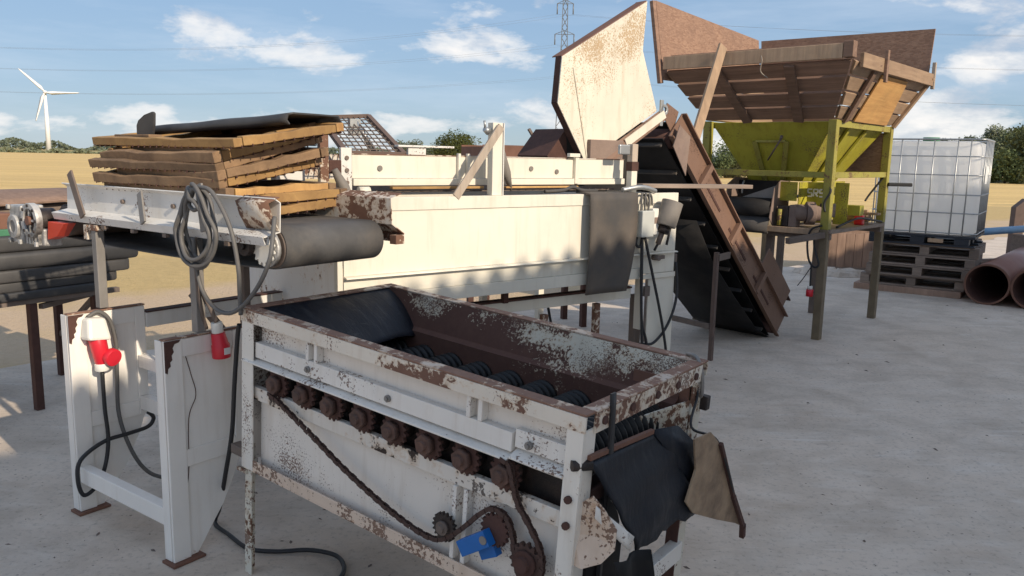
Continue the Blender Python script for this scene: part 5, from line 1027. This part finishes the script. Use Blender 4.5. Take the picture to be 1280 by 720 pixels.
MB().tube([(-0.30, 0.05, 1.07), (-0.22, 0.10, 1.07)], 0.075, 18, 0).build('gearbox', 'motor_dusty', FD, 0.006); MB().tube([(-0.22, 0.10, 1.07), (-0.16, 0.14, 1.07), (-0.155, 0.145, 1.07), (-0.05, 0.22, 1.07)], [0.10, 0.10, 0.07, 0.06], 20, 0).build('motor', 'motor_dusty', FD, 0.003)
MB().b(-0.33, -0.26, 0.0, 0.10, 0.946, 1.14).build('gearbox_foot', 'motor_dusty', FD, 0.008); MB().b(-0.12, -0.02, 0.14, 0.26, 1.04, 1.16).build('terminal_box', 'grease_black', FD, 0.008)
MB().b(-0.43, -0.33, -0.01, 0.08, 0.95, 1.13).build('bearing_block', 'grease_black', FD, 0.008); MB().cyl((-0.40, -0.02, 1.10), (-0.40, -0.02, 0.96), 0.018, 10).build('tension_rod', 'frame_yellow', FD)
MB().tube([(-0.78, 0.04, 1.33), (-0.775, 0.0, 1.29), (-0.78, 0.01, 1.22)], 0.008, 6).build('hook', 'galvanised', FD)
MB().prism([(-0.80, 0.05, 1.185), (-0.48, 0.05, 1.185), (-0.48, 0.05, 1.30)], (0, 0.006, 0)).build('baffle', 'steel_grey', FD)
# white stencilled letters on the yellow plate
def stroke_letters(parent, ox, oy, oz, h):
    segs = {'S': [((.6, 1), (0, 1)), ((0, 1), (0, .5)), ((0, .5), (.6, .5)), ((.6, .5), (.6, 0)), ((.6, 0), (0, 0))], 'R': [((0, 0), (0, 1)), ((0, 1), (.6, 1)), ((.6, 1), (.6, .55)), ((.6, .5), (0, .5)), ((.2, .5), (.6, 0))]}
    for i, ch in enumerate('SRS'):
        mb = MB()
        for (ax_, az_), (bx_, bz_) in segs[ch]:
            ex_ = 0.09 if az_ == bz_ else 0.0
            mb.beam((ox + (i * 0.85 + ax_) * h, oy, oz + az_ * h), (ox + (i * 0.85 + bx_) * h, oy, oz + bz_ * h), 0.2 * h, 0.002 + 0.0003 * len(mb.f) / 6, (0, 1, 0))
        o_ = mb.build('letter', 'label_white', parent)
stroke_letters(FD, -0.295, 0.2975, 1.21, 0.062)
for P in ([(-0.10, 0.28, 1.36), (-0.12, 0.2, 1.27), (-0.02, 0.1, 1.22), (0.02, 0.06, 1.25)], [(-0.03, -0.01, 1.38), (0.03, -0.03, 1.28), (-0.01, -0.04, 1.18), (0.0, -0.04, 1.10)], [(0.0, 1.36, 1.38), (-0.10, 1.33, 1.22), (-0.13, 1.3, 1.15)], [(0.02, 0.2, 0.96), (0.05, 0.6, 1.02), (0.05, 1.0, 0.99), (0.04, 1.3, 0.96)]):
    MB().tube(P, 0.010, 7).build('feeder_cable', 'cable_black', FD)
hc = thing('plug_cable', 'dark cable loop hanging off the hopper leg with a red plug', 'cable', HO, HY)
MB().tube([(-0.01, -0.05, 0.985), (-0.09, -0.06, 0.95), (-0.12, -0.06, 0.854), (-0.10, -0.06, 0.70), (-0.05, -0.06, 0.63), (-0.01, -0.06, 0.66), (-0.06, -0.055, 0.80), (-0.07, -0.05, 0.92)], 0.009, 7).tube([(-0.07, -0.06, 0.64), (-0.068, -0.06, 0.54), (-0.066, -0.06, 0.46)], 0.008, 6).build('cable', 'cable_black', hc)
MB().tube([(-0.07, -0.06, 0.63), (-0.12, -0.08, 0.53), (-0.16, -0.10, 0.46)], 0.004, 5).build('cable_tail', 'cable_black', hc)
MB().cyl((-0.066, -0.06, 0.465), (-0.066, -0.06, 0.435), 0.022, 12).build('plug_collar', 'plastic_white', hc); MB().cyl((-0.066, -0.06, 0.435), (-0.066, -0.06, 0.375), 0.030, 14).build('plug', 'plastic_red', hc)
# scrap wood pile and red box on the feeder deck
for k in range(6):
    o = MB().b(0, random.uniform(0.30, 0.42), 0, 0.09, 0, 0.020).build('wood_offcut', 'plank_pale', None, 0.002); place(o, fpt(HO, HY, (-0.34 + 0.02 * random.random(), 1.02 + 0.02 * random.random() , 0.947 + 0.0215 * k)), HY + random.uniform(-9, 9)); tag(o, ['bottom piece of the pale offcut pile on the feeder deck', 'second piece of the pale offcut pile on the feeder deck', 'third piece of the pale offcut pile on the feeder deck', 'fourth piece of the pale offcut pile on the feeder deck', 'fifth piece of the pale offcut pile on the feeder deck', 'top piece of the pale offcut pile on the feeder deck'][k], 'offcut', 'wood offcuts on the feeder deck')
o = MB().b(-0.03, 0.05, -0.03, 0.03, 0, 0.09).build('red_connector', 'plastic_red', None, 0.01); place(o, fpt(HO, HY, (-0.03, 0.86, 0.9465)), HY); tag(o, 'small red connector lying beside the pale offcuts', 'connector')
# leaning plank
lp = thing('leaning_plank', 'long pale wooden plank leaning up against the hopper rim', 'plank', (0, 0, 0))
pa, pb = Vector((1.357, 6.30, 1.53)), Vector(fpt(HO, HY, (-0.757, -0.56, 2.44)))
MB().beam(pa, pb, 0.085, 0.025, (0.6, -0.7, 0.3)).build('board', 'plank_pale', lp, 0.003)

# ================================================================== tank on pallets, crate, pipes
IO, IY = (4.30, 9.66, 0.0), -35.0
IB = thing('ibc_tank', 'white plastic liquid tank in a galvanised cage on a black pallet', 'tank', (IO[0], IO[1], 0.585), IY)
Wt, Dt, z0, z1 = 1.12, 1.05, 0.135, 1.215
mb = MB(); N = 32
def rr_loop(w_, d_, r_, z_):
    out = []
    for cx, cy, a0 in ((w_ - r_, d_ - r_, 0), (r_, d_ - r_, 90), (r_, r_, 180), (w_ - r_, r_, 270)):
        for a in range(0, 91, 15): out.append((cx + r_ * math.cos(R(a0 + a)), cy + r_ * math.sin(R(a0 + a)), z_))
    return out
loops = []
for z_, ins in ((z0, 0.06), (z0 + 0.03, 0.03), (z0 + 0.25, 0.024), (z0 + 0.5, 0.020), (z0 + 0.75, 0.024), (z1 - 0.10, 0.03), (z1 - 0.04, 0.05), (z1 - 0.02, 0.10)):
    loops.append([(x_ + ins, y_ + ins, zz_) for x_, y_, zz_ in rr_loop(Wt - 2 * ins, Dt - 2 * ins, 0.12, z_)])
m_ = len(loops[0]); vs_ = [p for l in loops for p in l]; fs = []
for i in range(len(loops) - 1):
    for k in range(m_): fs.append((i * m_ + k, i * m_ + (k + 1) % m_, (i + 1) * m_ + (k + 1) % m_, (i + 1) * m_ + k))
fs.append(tuple(reversed(range(m_)))); fs.append(tuple((len(loops) - 1) * m_ + k for k in range(m_)))
MB().add(vs_, fs, True).build('tank', 'tank_plastic', IB)
MB().cyl((0.5, 0.5, z1 - 0.02), (0.5, 0.5, z1 + 0.035), 0.09, 20).build('filler_cap', 'green_paint', IB)
for z_ in (z0 + 0.02, z0 + 0.25, z0 + 0.46, z0 + 0.68, z0 + 0.89, z1): MB().tube([Vector(p) for p in rr_loop(Wt, Dt, 0.07, z_)] + [Vector(rr_loop(Wt, Dt, 0.07, z_)[0])], 0.008 if z_ < z1 else 0.011, 6, 0, False).build('cage_bar', 'galvanised', IB)
for x_ in (0.10, 0.27, 0.44, 0.61, 0.85, 0.98):
    for y_ in (-0.001, Dt + 0.001): MB().tube([(x_, y_, z0 - 0.01), (x_, y_, z1)], 0.008, 6, 0).build('cage_bar', 'galvanised', IB)
for y_ in (0.10, 0.25, 0.42, 0.58, 0.75, 0.90):
    for x_ in (0.0, Wt): MB().tube([(x_, y_, z0 - 0.01), (x_, y_, z1)], 0.008, 6, 0).build('cage_bar', 'galvanised', IB)
MB().b(Wt + 0.009, Wt + 0.012, 0.18, 0.42, 0.72, 0.92).build('label_plate', 'label_white', IB)
MB().b(0.0, Wt, 0.0, Dt, 0.095, 0.125).build('pallet_deck', 'pallet_black', IB, 0.006)
for x_ in (0.0, 0.45, 0.91):
    for y_ in (0.0, 0.43, 0.85): MB().b(x_, x_ + 0.15, y_, y_ + 0.15, 0.02, 0.0945).build('pallet_foot', 'pallet_black', IB, 0.006)
for y_ in (0.0, 0.43, 0.85): MB().b(0.0, Wt, y_, y_ + 0.12, 0.0, 0.0195).build('pallet_runner', 'pallet_black', IB, 0.003)
MB().b(0.64, 0.80, -0.004, -0.001, 0.04, 0.085).build('paper_tag', 'plank_pale', IB)
tl = ['wooden pallet lying lowest under the white tank', 'second wooden pallet up under the white tank', 'third wooden pallet up under the white tank', 'wooden pallet directly under the tank, shifted over']
for i in range(4):
    zb = 0.075 + i * 0.1275; dx, dy = ((-0.06, 0.02), (0.0, 0.0), (0.02, 0.01), (0.05, 0.03))[i]
    PL = thing('wooden_pallet', tl[i], 'pallet', fpt(IO, IY, (dx, dy, zb)), IY + (0.8, -0.6, 0.5, 1.2)[i], group='pallets under the tank')
    for k in range(5): MB().b(0.0, 1.12, 0.01 + k * 0.215, 0.12 + k * 0.215, 0.106, 0.124).build('deck_board', 'pallet_wood', PL, 0.002)
    for k in range(3): MB().b(0.0 + k * 0.51, 0.10 + k * 0.51, 0.0, 0.99, 0.020, 0.1055).build('bearer', 'pallet_wood', PL, 0.002)
    for y_ in (0.0, 0.45, 0.88): MB().b(0.0, 1.12, y_ + 0.003, y_ + 0.10, 0.0, 0.0195).build('bottom_board', 'pallet_wood', PL, 0.002)
o = MB().b(0, 1.16, 0, 0.95, 0, 0.073).build('timber_slab', 'crate_wood', None, 0.004); place(o, fpt(IO, IY, (-0.12, -0.02, 0.0)), IY - 1); tag(o, 'reddish timber slab lying under the pallets', 'timber')
CR = thing('plank_crate', 'brown crate of upright planks standing behind the hopper', 'crate', (4.55, 11.5, 0.0), -8)
for k in range(7): MB().b(0.12 * k, 0.12 * k + 0.114, 0.0, 0.022, 0.03, 0.52 + random.uniform(-0.012, 0.012)).build('plank', 'crate_wood', CR, 0.002)
for k in range(5): MB().b(0.84, 0.862, 0.03 + 0.12 * k, 0.03 + 0.12 * k + 0.114, 0.03, 0.52).build('plank', 'crate_wood', CR, 0.002)
MB().b(0.0, 0.84, 0.60, 0.622, 0.03, 0.52).build('back_panel', 'crate_wood', CR); MB().b(0.0, 0.86, -0.02, 0.66, 0.0, 0.0295).build('base_board', 'pallet_wood', CR); MB().b(-0.022, 0.0, 0.0, 0.622, 0.03, 0.50).build('end_panel', 'crate_wood', CR)
# rough lumps of broken concrete along the yard's edge by the crate
rnd = random.Random(3)
for i in range(9):
    mb = MB(); s_ = rnd.uniform(0.10, 0.22); P = []
    for k in range(9):
        a = 6.283 * k / 9; r_ = s_ * rnd.uniform(0.7, 1.2); P.append((r_ * 1.7 * math.cos(a), r_ * math.sin(a), 0))
    top = [(x_ * 0.72, y_ * 0.72, s_ * rnd.uniform(0.25, 0.5)) for x_, y_, _ in P]
    mb.add(P + top, [tuple(reversed(range(9))), tuple(range(9, 18))] + [(k, (k + 1) % 9, 9 + (k + 1) % 9, 9 + k) for k in range(9)])
    o = mb.build('concrete_lump', 'concrete', None, 0.01); place(o, (4.0 + 0.24 * i + rnd.uniform(-0.1, 0.1), 11.0 + rnd.uniform(-0.25, 0.2) - 0.06 * i, 0.0), rnd.uniform(0, 90)); tag(o, 'small broken concrete lump lying before the plank crate', 'concrete lump', 'broken concrete lumps before the crate')
# pipes
def pipe(nm, lab, c, yaw_, ln, r_=0.224):
    T_ = thing(nm, lab, 'pipe', (c[0], c[1], 0.0), yaw_)
    mb = MB().ring((0, 0, r_ + 0.001), (ln, 0, r_ + 0.001), r_, r_ - 0.016, 48); mb.build('pipe_wall', 'pipe_brown', T_)
    MB().ring((0.021, 0, r_ + 0.001), (ln, 0, r_ + 0.001), r_ - 0.0165, r_ - 0.0185, 48).build('shade_liner', 'rust_dark', T_); MB().cyl((ln, 0, r_ + 0.001), (ln + 0.01, 0, r_ + 0.001), r_ - 0.002, 32).build('light_stop_cap', 'rust_dark', T_)  # dark liner paints the shaded bore; cap added at far end to stop light
    MB().ring((-0.004, 0, r_ + 0.001), (0.02, 0, r_ + 0.001), r_ + 0.0015, r_ - 0.019, 48).build('rim', 'rust_mid', T_)
pipe('steel_pipe', 'large brown pipe lying beside the pallets, open end showing', (5.215, 8.70), 50, 4.0); pipe('steel_pipe', 'large brown pipe lying against the first pipe, farther from the pallets', (5.56, 8.41), 50, 4.0)
o = MB().tube([(5.6, 10.4, 0.62), (7.2, 11.2, 0.66)], 0.05, 12, 0).build('blue_tube', 'blue_pipe'); tag(o, 'pale blue plastic tube lying behind the brown pipes', 'tube')
tr_ = thing('tube_trestle', 'dark wooden block trestle carrying the blue tube', 'trestle', (6.1, 10.62, 0.0), 20)
MB().b(-0.06, 0.06, -0.1, 0.1, 0.0, 0.565).build('block', 'pallet_wood', tr_, 0.004); MB().b(0.85, 0.97, -0.1, 0.1, 0.0, 0.595).build('block', 'pallet_wood', tr_, 0.004); MB().b(0.061, 0.849, -0.03, 0.03, 0.2, 0.28).build('tie', 'pallet_wood', tr_, 0.004)
po = MB().prism([(0, 0, 0), (0.15, 0, 0), (0.15, 0, 1.10), (0.06, 0, 1.02), (0.0, 0, 0.97)], (0, 0.12, 0)).build('timber_post', 'rust_tube', None, 0.006); place(po, (7.40, 11.85, -0.05), 0); tag(po, 'dark weathered timber post standing behind the brown pipes', 'post')

# ================================================================== gutter stack on a trestle table at the left
TO, TY = (-2.722, 4.452, 0.0), 58.0
TT = thing('trestle_table', 'dark steel trestle table carrying black gutter profiles', 'table', TO, TY)
for x_, y_ in ((0.0, 0.0), (0.475, 0.18), (-1.6, 0.0), (0.475, 0.62), (-1.6, 0.7), (0.0, 0.65)): MB().b(x_ - 0.022, x_ + 0.022, y_ - 0.022, y_ + 0.022, 0.0, 0.625).build('leg', 'rust_dark', TT, 0.003)
for y_ in (0.0, 0.64): MB().b(-1.7, 0.52, y_ - 0.02, y_ + 0.02, 0.6255, 0.655).build('rail', 'steel_brown', TT, 0.002)
MB().beam((0.475, 0.18, 0.58), (0.475, 0.60, 0.28), 0.03, 0.03).build('brace', 'steel_brown', TT, 0.002); MB().beam((0.452, 0.18, 0.60), (0.05, 0.0, 0.60), 0.03, 0.03).build('brace', 'steel_brown', TT, 0.002)
gl = ['lowest black gutter profile on the trestle table', 'second black gutter profile from the table top', 'third black gutter profile, with white worn patches', 'fourth black gutter profile, rounded and thick', 'topmost black gutter profile under the green board']
for i, (xe, z_, h_, r_) in enumerate(((0.42, 0.656, 0.043, 0.008), (0.52, 0.705, 0.050, 0.008), (0.60, 0.762, 0.062, 0.010), (0.66, 0.832, 0.090, 0.026), (0.45, 0.930, 0.082, 0.016))):
    GU = thing('gutter_profile', gl[i], 'gutter', TO, TY, group='gutter profiles on the trestle table'); yo = -0.03 + 0.012 * (i % 2) - 0.02 * (i == 3)
    P = [(yo + r_, z_)] + [(yo + r_ - r_ * math.sin(R(a)), z_ + r_ - r_ * math.cos(R(a))) for a in (30, 60, 90)] + [(yo + r_ - r_ * math.cos(R(a)), z_ + h_ - r_ + r_ * math.sin(R(a))) for a in (0, 30, 60, 90)]
    P += [(0.62, z_ + h_), (0.66, z_ + h_ * 0.6), (0.66, z_)]
    st_ = [(-1.9, 0.0), (xe - 0.05, 0.0), (xe - 0.02, 0.008), (xe, 0.03)]
    MB().sheet([[(x_, y_ + dy_, zz_) for y_, zz_ in P] for x_, dy_ in st_], 0.004).build('profile', 'gutter_black', GU)
    if i in (2, 3, 4): MB().sheet([[(x_, y_ - 0.0015, zz_) for y_, zz_ in P[2:6]] for x_ in ((-1.2, -0.7, -0.10) if i == 3 else (-1.2, -0.6, 0.08) if i == 2 else (-1.2, -0.5, -0.115))], -0.0012, False).build('bare_patch', 'gutter_white', GU)
gb_ = MB().b(-1.8, -0.05, 0.0, 0.05, 1.014, 1.05).build('green_board', 'green_paint', None, 0.004); gb_.matrix_world = frame_matrix(TO, TY); tag(gb_, 'narrow green board lying on the topmost gutter profile', 'board')
ob = MB().b(-1.8, -0.02, 0.06, 0.30, 1.014, 1.135).build('brick_red_beam', 'rust_mid', None, 0.01); ob.matrix_world = frame_matrix(TO, TY); tag(ob, 'orange-brown timber beam behind the green board', 'beam')
bs = MB().sheet(bil((-0.15, 0.25, 1.165), (0.55, 0.25, 1.19), (-0.05, 0.85, 1.225), (0.62, 0.85, 1.225), 6, 6, lambda s_, t_: (0, 0, 0.03 * math.sin(s_ * 3.1))), 0.01).build('brown_sheet', 'crate_wood', None); bs.matrix_world = frame_matrix(TO, TY); tag(bs, 'bent brown sheet lying on the timber beam behind the gearbox', 'sheet')
bw_ = MB().b(-1.8, 0.5, 0.305, 0.66, 1.014, 1.16).build('grey_bale', 'pallet_wood', None, 0.02); bw_.matrix_world = frame_matrix(TO, TY); tag(bw_, 'weathered grey timber packed behind the orange-brown beam', 'timber')

# ================================================================== scattered grit and straw on the concrete
rnd = random.Random(21); mb = MB()
for i in range(520):
    y_ = 2.0 + 8.5 * rnd.random() ** 1.3; x_ = rnd.uniform(-3.0, 6.0) * (0.4 + y_ * 0.09)
    s_ = rnd.choice((0.003, 0.004, 0.004, 0.005, 0.006, 0.010)); a = rnd.uniform(0, 6.28); l = s_ * rnd.uniform(0.8, 2.6); c, s2 = math.cos(a), math.sin(a)
    P = [(x_ + c * l, y_ + s2 * l, 0.0006), (x_ - s2 * s_ * .7, y_ + c * s_ * .7, 0.0006), (x_ - c * l, y_ - s2 * l, 0.0006), (x_ + s2 * s_ * .7, y_ - c * s_ * .7, 0.0006), (x_ + rnd.uniform(-1, 1) * s_ * 0.3, y_, s_ * 0.7)]
    mb.add(P, [(3, 2, 1, 0), (0, 1, 4), (1, 2, 4), (2, 3, 4), (3, 0, 4)])
tag(mb.build('grit', 'steel_brown', fix=False), 'scattered dark grit and crumbs on the concrete yard', 'grit', kind='stuff')
